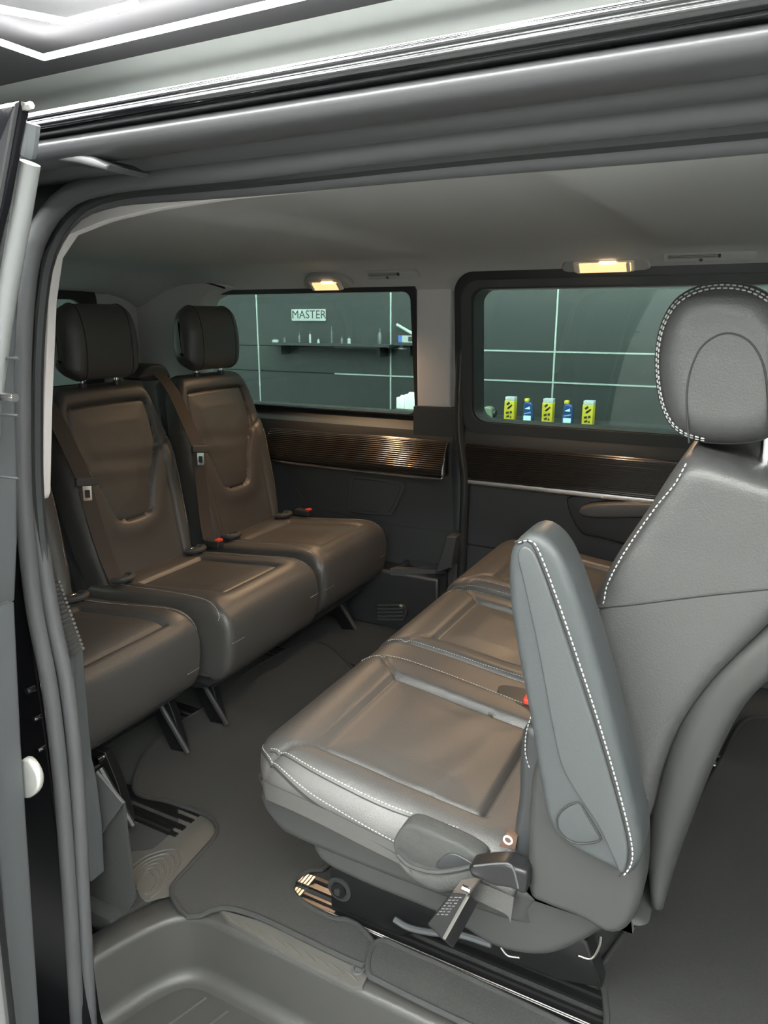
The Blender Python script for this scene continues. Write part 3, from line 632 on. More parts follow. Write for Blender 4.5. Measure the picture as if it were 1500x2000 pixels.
# ------------------------------------------------------------------ middle row, facing the rear bench
def mid_cush_h(ia, ib, wide=.145):
    def fn(s, w_):
        ins = [(ia, -wide), (ib, -wide-.005), (ib, wide+.005), (ia, wide)]
        d = seg_dist(s, w_, ins, True); i = inside(s, w_, ins)
        h = np.where(i, .006*np.clip(d/.06, 0, 1) - .006, .0075*G(d-.045, .045)) - .0085*G(d, .0058)
        for sg in (1, -1):
            h = h - .0055*G(seg_dist(s, w_, [(ib, sg*(wide+.005)), (ib+.035, sg*(wide+.03)), (ib+.055, sg*(wide+.055)), (ib+.075, sg*(wide+.085))]), .0045)
        h = h + np.where(i, .0014*np.sin(60*s + 25*w_)*G(s-ia-.10, .07)*np.clip(d/.02, 0, 1), 0)
        return h
    return fn
MP = [(-.235, .395), (-.33, .402), (-.45, .415), (-.56, .430), (-.660, .438), (-.713, .428), (-.748, .395), (-.752, .350), (-.730, .318), (-.68, .300), (-.60, .292)]
def mid_cushion(T_, yc, hw, re, off=0.0, wide=.145, round_near=0.0):
    P = [(x+off, z) for x, z in MP]
    hwn = lambda s: hw - round_near*(1-np.sqrt(np.clip(1-np.clip((s-.40)/.13, 0, 1)**2, 0, 1)))
    cu, at, L = pad('cushion', P, yc, (hwn, hw), mid_cush_h(.085, .385, wide), LEATHER, T_, re=re, rend=.012, T=.04, nu=130, nv=110, side=-1)
    return cu, at, L
m1 = thing('double_seat', (-.45, 1.3, 0), 'black leather double seat nearest the door with upright armrest', 'car seat')
cu, at, L = mid_cushion(m1, 1.082, .232, (.075, .035), wide=.142, round_near=.07)
q = smooth_path([(.46, -.185), (.36, -.198), (.22, -.20), (.10, -.19)], 80); stitches('stitching', at(q[:, 0], q[:, 1], .001), cu, r=.0010)
tube('seam', at(q[:, 0], q[:, 1]-.004, -.0005), .0014, SEAM, cu, sides=5)
q = smooth_path([(.50, .20), (.42, .212), (.30, .214), (.12, .196), (.03, .19)], 90); stitches('stitching', at(q[:, 0], q[:, 1], .001), cu, r=.0010)
q = smooth_path([(.10, -.2312), (.25, -.2295), (.36, -.225), (.43, -.212), (.475, -.190), (.505, -.165), (.525, -.140)], 110); stitches('stitching', at(q[:, 0], q[:, 1]+.004, .001), cu, r=.0009)
tube('piping', at(q[:, 0], q[:, 1], 0.0), .0022, SEAM, cu, sides=6)
cu2, at2, L2 = mid_cushion(m1, 1.565, .195, (.03, .035), wide=.128)
q = smooth_path([(.49, -.175), (.42, -.182), (.28, -.182), (.10, -.178)], 90); stitches('stitching', at2(q[:, 0], q[:, 1], .001), cu2, r=.0009)
q = smooth_path([(.50, .165), (.42, .175), (.28, .175), (.10, .17)], 90); stitches('stitching', at2(q[:, 0], q[:, 1], .001), cu2, r=.0009)
pad('centre_strip', [(x, z-.004) for x, z in MP], 1.342, .048, None, LEATHER, m1, re=(.012, .012), rend=.01, T=.03, nu=60, nv=14, side=-1)
bp = slab('buckle_pocket', smooth_path(onZ([(972, 1345), (990, 1340), (1040, 1352), (1060, 1375), (1020, 1378), (985, 1365)], .412), 30, closed=True), 'z', .385, .414, PLASTB, m1)
b = slab('belt_buckle', rrect(-.35, 1.275, -.27, 1.31, .008), 'z', .41, .428, PLASTB, m1, re0=.003, re1=.004)
slab('release_button', rrect(-.362, 1.277, -.342, 1.308, .004), 'z', .408, .424, RED, b, re1=.003)
slab('cushion_skirt_shaded', smooth_path([(-.705, .345), (-.68, .31), (-.62, .285), (-.25, .285), (-.22, .32), (-.25, .36), (-.65, .375)], 40, closed=True), 'y', .868, 1.74, SEATPL, m1, re0=.02)  # darker than the cushion leather: underside shade put into the colour
# moulded seat base and side shield
bs = onY([(592, 1600), (618, 1680), (700, 1728), (860, 1795), (950, 1850), (1010, 1870), (1072, 1873), (1130, 1852), (1185, 1822)], .875) + [(-.07, .36), (-.30, .355), (-.55, .345), (-.645, .35)]
slab('seat_base', smooth_path(bs, 80, closed=True), 'y', .875, 1.74, SEATPL, m1, re0=.018, n=6, angle=60)
sh = onY([(1052, 1485), (1034, 1530), (1028, 1640), (1030, 1748), (1060, 1772), (1130, 1800), (1185, 1830), (1222, 1822), (1248, 1775), (1258, 1700), (1250, 1600), (1200, 1480), (1120, 1440)], .835)
slab('side_shield', smooth_path(sh, 70, closed=True), 'y', .835, .90, SEATPL, m1, re0=.016, n=6, angle=60)
bl = onY([(1025, 1420), (1012, 1480), (1010, 1560), (1000, 1640), (1010, 1720), (1060, 1740), (1090, 1600), (1080, 1460)], .86)
slab('bellows', smooth_path(bl, 40, closed=True), 'y', .86, .93, PLASTB, m1, re0=.015)
stitches('stitching', smooth_path([(x, .8595, z) for x, z in onY([(1040, 1392), (1028, 1430), (1026, 1470), (1034, 1500)], .8595)], 40), m1)
def mid_back(T_, y0, y1, stitch=True):
    Lf = onY([(1045, 1640), (1028, 1510), (1040, 1410), (1098, 1280), (1150, 1185), (1200, 1092), (1262, 1000), (1310, 925), (1330, 900), (1352, 884)], .925)
    Rb = onY([(1190, 1660), (1272, 1600), (1298, 1510), (1335, 1420), (1400, 1328), (1500, 1228), (1560, 1165), (1592, 1070), (1585, 1000), (1545, 952)], .925)
    b = strip('backrest', Lf, Rb, y0, y1, LEATHER2, T_, re=.030, k=25, n=70, ends=.02)
    strip('back_shell', onY([(1600, 985), (1572, 1130), (1500, 1213), (1400, 1308), (1330, 1405), (1290, 1520), (1264, 1640), (1276, 1776)], .925), onY([(1640, 1000), (1640, 1160), (1545, 1290), (1462, 1370), (1408, 1465), (1360, 1580), (1318, 1695), (1292, 1782)], .925), y0+.003, y1-.003, SEATPL, T_, re=.022, k=13, ends=.02)
    if stitch:
        q = [(x, y0+.0035, z) for x, z in onY([(1340, 905), (1318, 945), (1285, 985), (1245, 1040), (1208, 1098), (1185, 1145), (1177, 1180), (1150, 1208)], y0+.0035)]
        stitches('stitching', smooth_path(q, 120), b, r=.0010, pitch=.0066, ln=.0047)
        tube('seam', [(x, y0+.001, z) for x, z in onY([(1148, 1187), (1220, 1182), (1300, 1172), (1400, 1160), (1500, 1150)], y0)], .0022, SEAM, b, sides=6, smooth_n=30)
    hp = onY([(1275, 710), (1284, 640), (1313, 585), (1360, 556), (1415, 548), (1470, 556), (1517, 585), (1546, 640), (1555, 710), (1550, 790), (1530, 838), (1490, 864), (1430, 872), (1360, 866), (1312, 842), (1285, 790)], .965)
    hp = smooth_path(hp, 80, closed=True); yc = (y0+y1)/2 - .03
    h = slab('headrest', hp, 'y', yc-.135, yc+.135, LEATHER2, T_, re0=.038, n=12, angle=75)
    if stitch:
        c = hp.mean(0)
        for k, (sc, dy) in enumerate(((.955, .019), (.915, .0115))):
            lp = [(c[0]+(p[0]-c[0])*sc, yc-.135+dy, c[1]+(p[1]-c[1])*sc) for p in hp]; k0 = 62
            lp = (lp[k0:] + lp[:k0])[:58]; stitches('stitching', lp, h, r=.0010, pitch=.0066, ln=.0047)
            if k == 0: tube('seam', [(p[0], p[1]+.003, p[2]) for p in [(c[0]+(p[0]-c[0])*.97, yc-.135+.0215, c[1]+(p[1]-c[1])*.97) for p in hp]], .0018, SEAM, h, sides=6, closed=True)
        ar = smooth_path(onY([(1346, 865), (1341, 790), (1346, 735), (1365, 685), (1395, 658), (1428, 651), (1465, 668), (1490, 710), (1500, 770), (1503, 840)], yc-.1345), 60)
        tube('panel_seam', [(p[0], yc-.135, p[1]) for p in ar], .0013, SEAM, h, sides=5)
    for dy in (-.065, .065):
        x, z = onY([(1494, 930)], .99)[0]
        tube('headrest_post', [(x, yc+dy, z-.04), (x-.004, yc+dy, z+.09)], .007, CHROME, T_, sides=12)
        tube('post_collar', [(x, yc+dy, z-.012), (x, yc+dy, z-.002), (x, yc+dy, z+.002)], [.021, .021, .013], PLASTB, T_, sides=16)
    return b, h
mid_back(m1, .905, 1.325); mid_back(m1, 1.375, 1.765, False)
# upright armrest
AY = .800
ao = onY([(1036, 1041), (1004, 1060), (991, 1100), (993, 1180), (1010, 1290), (1034, 1420), (1050, 1520), (1066, 1600), (1092, 1645), (1150, 1680), (1198, 1704), (1222, 1718), (1245, 1697), (1253, 1660), (1240, 1590), (1214, 1480), (1180, 1345), (1142, 1215), (1105, 1110), (1073, 1060)], AY)
ar = slab('armrest', smooth_path(ao, 110, closed=True), 'y', AY, AY+.075, ARMRES, m1, re0=.013, n=6, angle=60)
ip = onY([(1016, 1070), (1032, 1066), (1050, 1090), (1080, 1170), (1120, 1290), (1165, 1425), (1205, 1560), (1226, 1650), (1222, 1695), (1212, 1704), (1192, 1660), (1165, 1605), (1125, 1545), (1096, 1490), (1076, 1400), (1052, 1270), (1026, 1150), (1012, 1090)], AY)
slab('armrest_panel', smooth_path(ip, 110, closed=True), 'y', AY-.0035, AY+.01, mat('armrest_inset', (.052, .058, .060), .5, bump=('grain', 300, .12, .001)), ar, re0=.0035)
sp_ = [(x, AY-.0012, z) for x, z in onY([(1012, 1060), (1035, 1056), (1052, 1075), (1085, 1160), (1128, 1285), (1174, 1425), (1213, 1560), (1234, 1650), (1232, 1690), (1214, 1714)], AY-.001)]
stitches('stitching', smooth_path(sp_, 160), ar, r=.0010, pitch=.0066, ln=.0047)
tube('seam', [(p[0]-.004, AY+.0002, p[2]) for p in smooth_path(sp_, 60)], .0016, SEAM, ar, sides=5)
pb = onY([(1130, 1567), (1104, 1577), (1089, 1595), (1092, 1620), (1112, 1640), (1140, 1646), (1173, 1639), (1165, 1620), (1148, 1592)], AY)
slab('pivot_cap', smooth_path(pb, 40, closed=True), 'y', AY-.002, AY+.01, ARMRES, ar, re0=.003)
tube('cap_ring', [(x, AY-.0015, z) for x, z in smooth_path(pb, 40, closed=True)], .0013, SEAM, ar, sides=6, closed=True)
# fabric pouch, lever, hanging buckle and tag on the near side of the cushion
CLOTH = mat('pouch_cloth', (.045, .047, .045), .8, bump=('noise', 45, .5, .006))
p_ = slab('fabric_pouch', smooth_path(onY([(792, 1612), (845, 1628), (920, 1664), (944, 1692), (905, 1715), (850, 1712), (790, 1690), (766, 1652)], .846), 50, closed=True), 'y', .846, .88, CLOTH, m1, re0=.006, n=4, angle=70)
slab('pouch_opening_shade', smooth_path(onY([(852, 1695), (862, 1676), (885, 1668), (918, 1684), (926, 1694), (890, 1704)], .843), 30, closed=True), 'y', .843, .85, PLASTB, p_, re0=.002)  # dark slab painting the shade inside the open pocket
strip('pocket_front', onY([(774, 1664), (800, 1690), (845, 1703), (890, 1699), (930, 1690)], .836), onY([(786, 1690), (812, 1720), (858, 1744), (905, 1741), (936, 1716)], .836), .834, .866, CLOTH, p_, re=.006, bulge=.004)
tube('pouch_hem', [(x, .8315, z) for x, z in onY([(776, 1668), (800, 1690), (845, 1703), (890, 1699), (928, 1690)], .832)], .0028, CLOTH, p_, sides=8, smooth_n=24)
tube('pouch_seam', [(x, .8315, z) for x, z in onY([(800, 1700), (825, 1724), (870, 1737), (905, 1732), (925, 1715)], .8315)], .0012, SEAM, p_, sides=6, smooth_n=20)
lv = onY([(916, 1694), (930, 1688), (985, 1684), (1005, 1692), (1031, 1704), (1030, 1738), (1022, 1744), (1000, 1734), (965, 1728), (945, 1718), (925, 1712)], .822)
lo = slab('recline_lever', smooth_path(lv, 50, closed=True), 'y', .818, .85, BLACKP, m1, re0=.006)
tube('lever_highlight_edge', [(x, .8185, z) for x, z in onY([(925, 1692), (985, 1687), (1002, 1697), (1012, 1735)], .818)], .0016, PLASTG, lo, sides=6, smooth_n=20)
tg_ = onY([(976, 1650), (992, 1622), (1012, 1632), (1008, 1655)], .862)
t_ = slab('seat_tag', tg_, 'y', .858, .866, mat('tag_brown', (.10, .06, .04), .6), m1)
x_, z_ = onY([(992, 1641)], .857)[0]
tube('tag_symbol', [(x_+.006*math.cos(a), .857, z_+.006*math.sin(a)) for a in np.linspace(0, 2*math.pi, 14)[:-1]], .0014, WHITE, t_, sides=5, closed=True)
fr = [(x, .800, z) for x, z in onY([(880, 1743), (917, 1744), (866, 1837), (833, 1804)], .80)]
bk_ = [(x, .838, z) for x, z in onY([(897, 1755), (936, 1762), (886, 1854), (852, 1822)], .838)]
bm = bmesh.new(); V = [bm.verts.new(p) for p in fr + bk_]
for q in ((0, 1, 2, 3), (7, 6, 5, 4), (0, 4, 5, 1), (1, 5, 6, 2), (2, 6, 7, 3), (3, 7, 4, 0)): bm.faces.new([V[i] for i in q])
bmesh.ops.recalc_face_normals(bm, faces=bm.faces); bmesh.ops.bevel(bm, geom=bm.edges[:], offset=.004, segments=3, affect='EDGES', profile=.6)
hb = mk('belt_buckle', [tuple(v.co) for v in bm.verts], [tuple(v.index for v in f_.verts) for f_ in (bm.verts.index_update(), bm.faces)[1]], BLACKP, m1); bm.free()
tube('buckle_edge', [(x, .801, z) for x, z in onY([(914, 1749), (868, 1832)], .801)], .0028, ALU, hb, sides=6)
x, z = onY([(917, 1746)], .80)[0]; tube('slot_lip', [(x-.012, .803, z+.004), (x, .803, z+.003)], .004, CHROME, hb, sides=6)
F0, F1, F3 = [np.array(fr[i]) for i in (0, 1, 3)]
mb = MB()
for r_ in range(7):
    for c_ in range(3):
        o0 = F0 + (F1-F0)*(.18+.22*c_) + (F3-F0)*(.12+.09*r_); L_ = .16 if (r_ + c_) % 3 else .10
        e1, e2 = (F1-F0)*L_, (F3-F0)*.035; k = len(mb.v); off = np.array([0, -.0006, 0])
        mb.add([o0+off, o0+e1+off, o0+e1+e2+off, o0+e2+off], [(0, 1, 2, 3)])
tag(mb.build('label_print', mat('label_grey', (.14, .14, .14), .6), hb, smooth=False, recalc=False), kind='stuff')
ribbon('buckle_webbing', [(x, y, z) for (x, z), y in zip(onY([(898, 1752), (905, 1738), (922, 1718), (940, 1700)], .825), (.818, .822, .835, .86))], [(.8, -.1, .4)]*4, .03, .004, BELT, m1, n=20)
# single far seat of the middle row
m2 = thing('vehicle_seat', (-.45, 2.05, 0), 'black leather single middle seat beside the far sliding door', 'car seat')
cu3, at3, L3 = mid_cushion(m2, 2.045, .235, (.035, .035), off=-.012, wide=.15)
q = smooth_path([(.50, -.205), (.42, -.214), (.28, -.214), (.10, -.21)], 90); stitches('stitching', at3(q[:, 0], q[:, 1], .001), cu3, r=.0009)
q = np.stack([np.linspace(.05, .55, 90), np.full(90, -.233)], 1); stitches('stitching', at3(q[:, 0], q[:, 1], .010), cu3, r=.0009)
slab('seat_base', [(-.66, .37), (-.62, .22), (-.30, .16), (-.10, .20), (-.05, .40), (-.3, .40)], 'y', 1.84, 2.25, SEATPL, m2, re0=.02)
mid_back(m2, 1.86, 2.25, False)
# ------------------------------------------------------------------ underframes and floor rails
def underframe(T_, y0, y1):
    slab('underframe', [(-.655, .012), (-.66, .10), (-.60, .20), (-.30, .20), (-.16, .16), (-.13, .08), (-.20, .06), (-.45, .05), (-.50, .012)], 'y', y0, y1, STEEL, T_, re0=.006)
underframe(m1, 1.02, 1.06); underframe(m1, 1.52, 1.56); underframe(m2, 1.90, 1.94)
x, z = onY([(663, 1737)], 1.018)[0]
for r_, y_ in ((.026, 1.017), (.016, 1.012), (.007, 1.008)): tube('pivot_disc', [(x, y_, z), (x, 1.03, z)], r_, PLASTB if r_ != .016 else STEEL, m1, sides=24)
tube('release_bar', [(x_, 1.0, z_) for x_, z_ in onY([(770, 1795), (800, 1812), (850, 1822), (900, 1826), (960, 1845)], 1.0)], .006, PLASTG, m1, sides=8, smooth_n=30)
tube('wire_loop', [(x_, .93, z_) for x_, z_ in onY([(978, 1850), (992, 1866), (1015, 1870)], .93)], .0018, ALU, m1, sides=6, smooth_n=14)
tube('wire_loop', [(x_, .95, z_) for x_, z_ in onY([(1174, 1828), (1170, 1850), (1155, 1872), (1130, 1866)], .95)], .0018, ALU, m1, sides=6, smooth_n=18)
def rail(y0, y1, x0, x1, end=True):
    rp = [(y0, -.008), (y0, .006), (y0+.010, .007), (y0+.012, .002), (y0+.024, .002), (y0+.026, .006), ((y0+y1)/2-.008, .006), ((y0+y1)/2-.008, -.006), ((y0+y1)/2+.008, -.006), ((y0+y1)/2+.008, .006), (y1-.026, .006), (y1-.024, .002), (y1-.012, .002), (y1-.010, .007), (y1, .006), (y1, -.008)]
    o = slab('trim_seat_rail', rp, 'x', x0, x1, STEEL, angle=20); struct(o)
    for yy in (y0+.004, y0+.008): tube('rail_line', [(x0+.02, yy, .0072), (x1-.02, yy, .0072)], .0011, ALU, o, sides=5)
    return o
rr = rail(1.005, 1.085, -.80, 1.0)
for k in range(9):
    for a, b in ((1.012, 1.038), (1.052, 1.080)):
        MB().box((-.795+.0075*k, a, .002), (-.790+.0075*k, b, .0085)).build('rail_rib', ALU, rr, smooth=False)
rail(1.04, 1.13, -1.75, -1.085); rail(1.43, 1.50, -1.9, -1.12); rail(1.90, 1.97, -1.9, 1.0)
# ------------------------------------------------------------------ mats
def mat_piece(name, pts, z0, z1, label, m, bind=.0055, group=None, n=150, parent=None, sm=True):
    P = smooth_path(onZ(pts, z1), n, closed=True) if sm else onZ(pts, z1)
    root = thing(name, (float(np.mean([p[0] for p in P])), float(np.mean([p[1] for p in P])), 0), label, 'floor mat')
    slab('pile', P, 'z', z0, z1, m, root)
    tube('binding', [(p[0], p[1], z1-.001) for p in P], bind, BIND, root, sides=8, closed=True)
    return root
mat_piece('carpet_mat', [(262, 1540), (330, 1565), (400, 1590), (424, 1612), (418, 1638), (372, 1690), (338, 1728), (338, 1752), (362, 1786), (386, 1790), (432, 1772), (500, 1788), (600, 1835), (700, 1882), (722, 1880), (735, 1850), (690, 1800), (640, 1790), (580, 1752), (572, 1725), (600, 1700), (640, 1690), (700, 1600), (800, 1480), (640, 1260), (520, 1290), (400, 1380), (300, 1450)], .0046, .010, 'dark carpet mat between the seat rows with bound edge', CARPET2)
mat_piece('carpet_mat', [(722, 1862), (744, 1836), (800, 1858), (880, 1893), (1000, 1950), (1100, 1998), (1250, 2075), (1220, 2140), (1000, 2040), (860, 1975), (740, 1915), (720, 1900)], .0105, .018, 'narrow dark carpet runner along the door sill in front of the near double seat', CARPET2, n=130)
mat_piece('carpet_mat', [(1180, 1880), (1165, 1900), (1180, 1930), (1186, 1990), (1200, 2080), (1500, 2200), (2000, 2000), (1700, 1500), (1480, 1400), (1400, 1500), (1300, 1700)], .001, .009, 'dark carpet mat behind the near double seat', CARPET2)
rf = thing('rail_cover', (-1.05, 1.0, 0), 'grey rubber rail filler with concentric arch ribs near the door pillar', 'rail cover')
slab('filler', smooth_path(onZ([(250, 1668), (300, 1655), (345, 1610), (352, 1575), (400, 1590), (420, 1612), (415, 1632), (360, 1695), (336, 1735), (336, 1745), (305, 1752), (285, 1757), (270, 1740)], .004), 90, closed=True), 'z', -.002, .0022, RUBMAT, rf)
for k in range(6):
    t = k/6.0
    pts = [(256+2*k, 1690+9*k), (290-2*k, 1668+8*k), (335-9*k, 1656+9*k), (352-10*k, 1668+8*k), (347-9*k, 1695+5*k), (320-6*k, 1730+2*k), (292-2*k, 1752-2*k)]
    tube('arch_rib', [(x, y, .0020) for x, y in smooth_path(onZ(pts, .005), 40)], .0026, RUBMAT, rf, sides=6)
sr = thing('sill_strip', (-.7, .97, 0), 'grey rubber sill strip with round eyelet between step and mat', 'sill strip')
slab('strip', onZ([(428, 1776), (520, 1802), (620, 1848), (700, 1884), (718, 1905), (708, 1926), (690, 1925), (560, 1860), (450, 1800)], .003), 'z', -.006, .003, RUBMAT, sr)
ex, ey = onZ([(700, 1893)], .005)[0]
tube('eyelet', [(ex+.010*math.cos(a), ey+.010*math.sin(a), .005) for a in np.linspace(0, 2*math.pi, 18)[:-1]], .0028, PLAST, sr, sides=6, closed=True)
for k in range(9):
    a, b = onZ([(450+28*k, 1790+13*k), (475+28*k, 1812+13*k)], .0035); tube('strip_rib', [(a[0], a[1], .0035), (b[0], b[1], .0035)], .0012, RUBMAT, sr, sides=5)
# ------------------------------------------------------------------ cabin lamps and ceiling vents
def cabin_lamp(p, label, up=(0, -.72, .69), aim=(.1, -.4, -1), sc=1.0):
    L_ = thing('cabin_lamp', p, label, 'lamp', 'cabin lamps on the headliner'); M = frame(p, (1, 0, 0), up)
    o = [(x*1.15*sc, (y*1.25+.004)*sc**.5) for x, y in smooth_path([(-.083, -.022), (-.078, .004), (-.050, .024), (0, .028), (.050, .024), (.078, .004), (.083, -.022), (.04, -.027), (-.04, -.027)], 60, closed=True)]
    mplate('bezel', M, o, -.012, .010, HEADL if False else mat('lamp_bezel', (.42, .41, .40), .6), L_, re1=.006)
    mplate('reflector', M, rrect(-.070*sc, -.031, .064*sc, .010, .006), .006, .0125, mat('lamp_white', (.85, .78, .65), .4), L_, re1=.002)
    mplate('lens', M, rrect(-.063*sc, -.029, .057*sc, .005, .005), .010, .0165, LENS, L_, re1=.002)
    mplate('bulb', M, rrect(-.014, .003, .034, .010, .002), .012, .018, BULB, L_, re1=.002)
    for x in (-.063*sc, .048*sc): mplate('lens_clip', M, rrect(x, -.027, x+.010, .006, .003), .012, .020, mat('lamp_white', None), L_, re1=.002)
    ld = bpy.data.lights.new('lamp_light', 'SPOT'); ld.spot_size = math.radians(125); ld.spot_blend = .9; ld.shadow_soft_size = .025; ld.energy = LAMP_POWER; ld.color = (1.0, .64, .36)
    lo_ = bpy.data.objects.new('lamp_light', ld); COL.objects.link(lo_); lo_.parent = L_
    n_ = M.to_3x3() @ Vector((0, 0, 1)); lo_.location = n_*.032; lo_.rotation_euler = Vector(aim).to_track_quat('-Z', 'Y').to_euler()
    return L_
def ceiling_vent(p, label, w_=.20, h_=.036, up=(0, -.72, .69), flip=1):
    L_ = thing('air_vent', p, label, 'air vent', 'air vents on the headliner'); M = frame(p, (1, 0, 0), up)
    mplate('vent_panel', M, rrect(-w_/2, -h_/2, w_/2, h_/2, .009), -.006, .004, mat('vent_grey', (.48, .475, .465), .8), L_, re1=.003)
    mplate('vent_recess', M, rrect(-w_/2+.012, -.002, .02, h_/2-.006, .003), .003, .0045, PLASTB, L_)
    for k in range(3): mplate('vent_slat', M, rrect(-w_/2+.012, .0006+.0048*k, .02, .0024+.0048*k, .0005), .004, .0062, mat('vent_grey', None), L_)
    mplate('vent_tab', M, rrect(.022, -.001, .030, h_/2-.007, .002), .004, .007, PLAST, L_, re1=.001)
    mplate('vent_dial', M, [(-.02+.005*math.cos(t), -.009+.005*math.sin(t)) for t in np.linspace(0, 2*math.pi, 13)[:-1]], .003, .006, PLASTG, L_, re1=.001)
    return L_
def ceil_pt(px, py, y): x, z = onY([(px, py)], y)[0]; return (x, y, z)
cabin_lamp(ceil_pt(638, 549, 2.325), 'lit oval cabin lamp above the far rear window', aim=(.28, -.45, -1))
cabin_lamp(ceil_pt(1182, 510, 2.30), 'lit oval cabin lamp above the far sliding door window', aim=(-.15, -.65, -1), sc=1.3)
ceiling_vent(ceil_pt(766, 536, 2.31), 'slatted ceiling vent beside the rear lamp')
ceiling_vent(ceil_pt(1385, 500, 2.27), 'slatted ceiling vent beside the front lamp', w_=.235, h_=.034)
# ------------------------------------------------------------------ things on the garage wall seen through the glass
GW = GY - .014
sx, sz = onY([(604, 615)], GW)[0]
sg_ = thing('wall_sign', (sx, GW, sz), 'white plate reading MASTER on the dark garage wall', 'sign')
MS = frame((sx, GW-.006, sz), (1, 0, 0), (0, 0, 1))
a, b = onY([(570, 604), (637, 627)], GW)
slab('sign_plate', rrect(a[0], b[1], b[0], a[1], .006), 'y', GW-.006, GW, mat('sign_white', (.30, .34, .33), .5), sg_, re0=.001)
text('sign_print', 'MASTER', .068, mat('sign_black', (.03, .03, .03), .6), MS, sg_, ext=.001)
def wall_shelf(px0, px1, py, depth, label):
    a, b = onY([(px0, py), (px1, py)], GW-depth); r_ = thing('wall_shelf', ((a[0]+b[0])/2, GW-depth/2, a[1]), label, 'shelf')
    MB().box((a[0], GW-depth, a[1]-.014), (b[0], GW, a[1])).build('shelf_board', GDARK, r_, smooth=False)
    for x in (a[0]+.08, b[0]-.08): MB().box((x-.01, GW-depth*.8, a[1]-.07), (x+.01, GW, a[1]-.013)).build('shelf_bracket', STEEL, r_, smooth=False)
    return a[1]
z1_ = wall_shelf(520, 760, 669, .12, 'narrow dark wall shelf below the lettered sign')
items = [(538, 16, .022, 'white', 'flat pale tin at the left end of the shelf below the sign'), (556, 8, .035, 'grey', 'short dull bottle next to the flat pale tin'), (585, 6, .06, 'grey', 'slim dull bottle under the left half of the sign'), (606, 5, .07, 'white', 'slim pale bottle under the middle of the sign'), (622, 6, .03, 'white', 'tiny pale bottle under the right half of the sign'), (648, 5, .10, 'grey', 'tallest thin dull bottle just right of the sign'), (668, 7, .045, 'grey', 'short dull bottle left of a pale one, right of the sign'), (682, 8, .04, 'white', 'short pale bottle right of the sign on the narrow shelf'), (742, 10, .09, 'grey', 'broad dull bottle at the right end of the shelf below the sign')]
WHI = mat('bottle_white', (.30, .34, .33), .4); GRY = mat('bottle_grey', (.07, .08, .08), .4)
for px, w_, h_, c_, lab in items:
    x, _ = onY([(px, 668)], GW-.06)[0]; w2 = w_*.0013
    o_ = thing('small_bottle', (x, GW-.06, z1_+.001), lab, 'bottle', 'small bottles on the sign shelf')
    tube('bottle_body', [(x, GW-.06, z1_+.001), (x, GW-.06, z1_+h_*.62), (x, GW-.06, z1_+h_*.75)], [w2, w2, w2*.45], WHI if c_ == 'white' else GRY, o_, sides=10)
    tube('bottle_cap', [(x, GW-.06, z1_+h_*.75), (x, GW-.06, z1_+h_)], w2*.5, GRY, o_, sides=8)
# licence plate like card and tube near the window's right edge
a, b = onY([(779, 655), (822, 669)], GW-.05)
lp = thing('number_plate', ((a[0]+b[0])/2, GW-.05, b[1]), 'white plate with blue end leaning by the pale pillar outside', 'plate')
slab('plate', rrect(a[0], b[1], b[0], a[1], .004), 'y', GW-.054, GW-.05, WHI, lp)
slab('blue_band', rrect(a[0], b[1], a[0]+(b[0]-a[0])*.16, a[1], .003), 'y', GW-.056, GW-.054, mat('plate_blue', (.05, .12, .40), .5), lp)
slab('dark_patch', rrect(a[0]+(b[0]-a[0])*.45, b[1]+.006, b[0]-.03, a[1]-.006, .003), 'y', GW-.056, GW-.054, GDARK, lp)
sz2 = wall_shelf(770, 850, 669.5, .10, 'short dark shelf carrying the white plate')
a, b = onY([(775, 634), (806, 652)], GW-.03)
tag(tube('work_light', [(a[0], GW-.03, a[1]), (b[0], GW-.03, b[1])], .009, GJOINT, sides=8), 'slanted white rod on the garage wall above the white plate', 'rod')
fl2 = wall_shelf(760, 850, 801, .22, 'low dark shelf holding white paper boxes')
for (p0, p1, q0, lab) in ((774, 789, 776, 'narrow white carton left of its taller neighbour'), (790, 822, 770, 'wide white carton by the pale pillar')):
    a, b = onY([(p0, q0), (p1, 801)], GW-.15)
    tc2 = thing('carton', ((a[0]+b[0])/2, GW-.1, fl2+.001), lab, 'carton')
    slab('carton_body', rrect(a[0], fl2+.001, b[0], a[1], .003), 'y', GW-.15, GW-.06, WHITE, tc2, re0=.003)
    slab('carton_flap', [(a[0], a[1]-.004), (b[0], a[1]-.004), (b[0]-.01, a[1]+.010), (a[0]+.01, a[1]+.010)], 'y', GW-.11, GW-.108, WHITE, tc2)
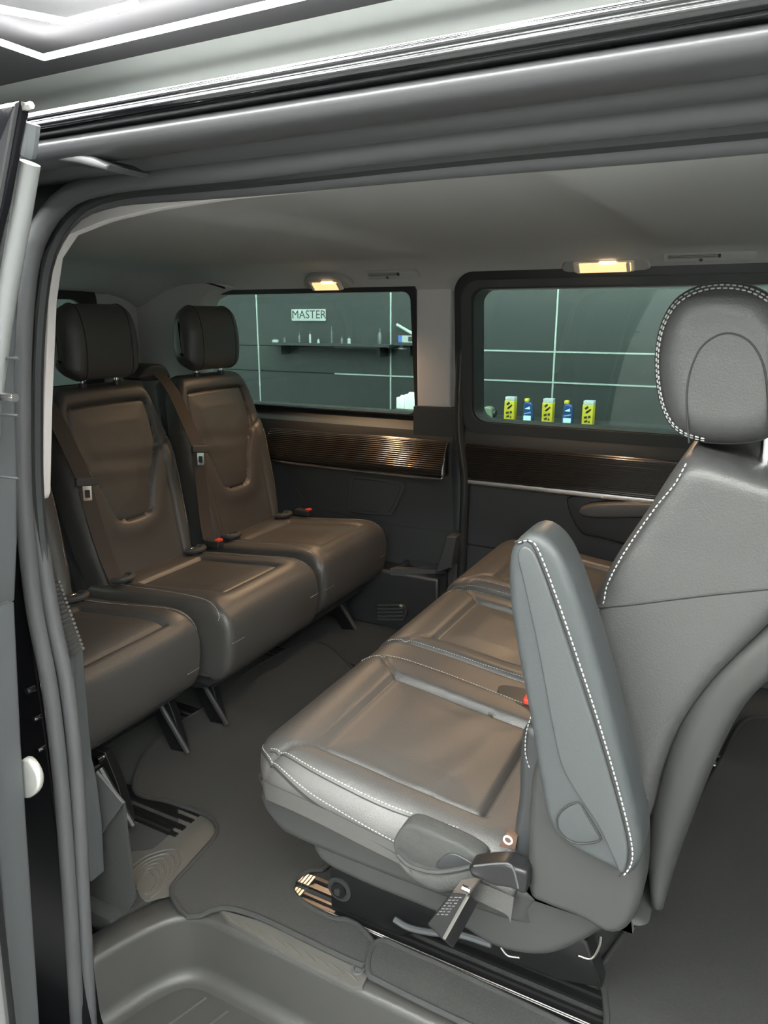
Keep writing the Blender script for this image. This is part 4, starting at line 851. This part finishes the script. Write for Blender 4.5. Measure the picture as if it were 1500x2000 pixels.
# product shelf with boxes and bottles
zs = onY([(1066, 826)], GW-.20)[0][1]
a, b = onY([(925, 826), (1330, 826)], GW-.20)
ps = thing('wall_shelf', ((a[0]+b[0])/2, GW-.15, zs), 'long dark shelf carrying yellow boxes and blue bottles', 'shelf')
MB().box((a[0], GW-.30, zs-.02), (b[0], GW, zs)).build('shelf_board', GDARK, ps, smooth=False)
for x in (a[0]+.1, b[0]-.1): MB().box((x-.012, GW-.22, zs-.12), (x+.012, GW, zs-.019)).build('shelf_bracket', STEEL, ps, smooth=False)
YEL = mat('box_yellow', (.52, .46, .03), .5); BLU = mat('bottle_blue', (.03, .07, .20), .25); INK = mat('box_ink', (.03, .03, .02), .6); PALE = mat('label_pale', (.55, .80, .85), .5)
yc_ = GW-.20
for px, lab in ((993, 'leftmost yellow box with black print on the shelf outside'), (1067, 'middle yellow box with black print between the two blue bottles'), (1146, 'rightmost yellow box with black print on the shelf outside')):
    x = onY([(px, 826)], yc_)[0][0]; h_ = .120; w_ = .026
    t_ = thing('product_box', (x, yc_+.03, zs+.001), lab, 'box', 'yellow boxes on the product shelf')
    slab('carton', rrect(x-w_, zs+.001, x+w_, zs+h_*.84, .002), 'y', yc_, yc_+.05, YEL, t_, re0=.002)
    slab('clear_top', rrect(x-w_*.9, zs+h_*.84, x+w_, zs+h_, .002), 'y', yc_+.002, yc_+.048, mat('box_grey_top', (.45, .52, .54), .3), t_, re0=.002)
    for u, v_, du, dv, an in ((-.2, .72, .35, .09, .7), (.25, .60, .5, .07, .8), (-.1, .55, .3, .06, .8), (-.3, .33, .3, .09, .3), (.4, .36, .22, .10, .2), (-.2, .17, .3, .08, .4), (.4, .15, .15, .07, .2)):
        Mx = frame((x+u*w_, yc_-.0006, zs+h_*v_), (math.cos(an), 0, math.sin(an)), (-math.sin(an), 0, math.cos(an)))
        mplate('print_mark', Mx, rrect(-du*w_, -dv*h_*.5, du*w_, dv*h_*.5, .001), -.0004, .0006, INK, t_, smooth=False)
for px, lab in ((1028, 'blue bottle with yellow cap left of the middle yellow box'), (1106, 'blue bottle with yellow cap right of the middle yellow box')):
    x = onY([(px, 826)], yc_)[0][0]; h_ = .115
    t_ = thing('product_bottle', (x, yc_+.03, zs+.001), lab, 'bottle', 'blue bottles on the product shelf')
    slab('bottle_body', smooth_path([(x-.022, zs+.001), (x-.023, zs+.06), (x-.022, zs+.085), (x-.012, zs+.098), (x+.004, zs+.098), (x+.020, zs+.090), (x+.024, zs+.06), (x+.023, zs+.001)], 40, closed=True), 'y', yc_+.005, yc_+.045, BLU, t_, re0=.008)
    slab('cap', rrect(x-.020, zs+.098, x+.002, zs+h_, .003), 'y', yc_+.012, yc_+.036, YEL, t_, re0=.003)
    slab('label', rrect(x-.018, zs+.006, x+.020, zs+.030, .002), 'y', yc_+.0035, yc_+.006, PALE, t_)
    slab('label_mark', [(x-.014, zs+.064), (x+.012, zs+.078), (x+.014, zs+.062)], 'y', yc_+.0035, yc_+.006, PALE, t_)
    slab('label_mark', [(x-.016, zs+.042), (x+.018, zs+.050), (x+.018, zs+.044), (x-.016, zs+.036)], 'y', yc_+.0035, yc_+.006, mat('label_sky', (.2, .4, .6), .5), t_)
x = onY([(955, 826)], yc_)[0][0]
gc = thing('canister', (x, yc_+.04, zs+.001), 'dull green canister with dark screw cap at the left end of the shelf', 'canister')
slab('canister_body', smooth_path([(x-.045, zs+.001), (x-.046, zs+.045), (x-.03, zs+.062), (x+.004, zs+.058), (x+.010, zs+.04), (x+.010, zs+.001)], 30, closed=True), 'y', yc_, yc_+.06, mat('canister_green', (.14, .19, .13), .4), gc, re0=.01)
tube('screw_cap', [(x+.008, yc_+.03, zs+.028), (x+.026, yc_+.03, zs+.028)], .018, PLASTB, gc, sides=16)
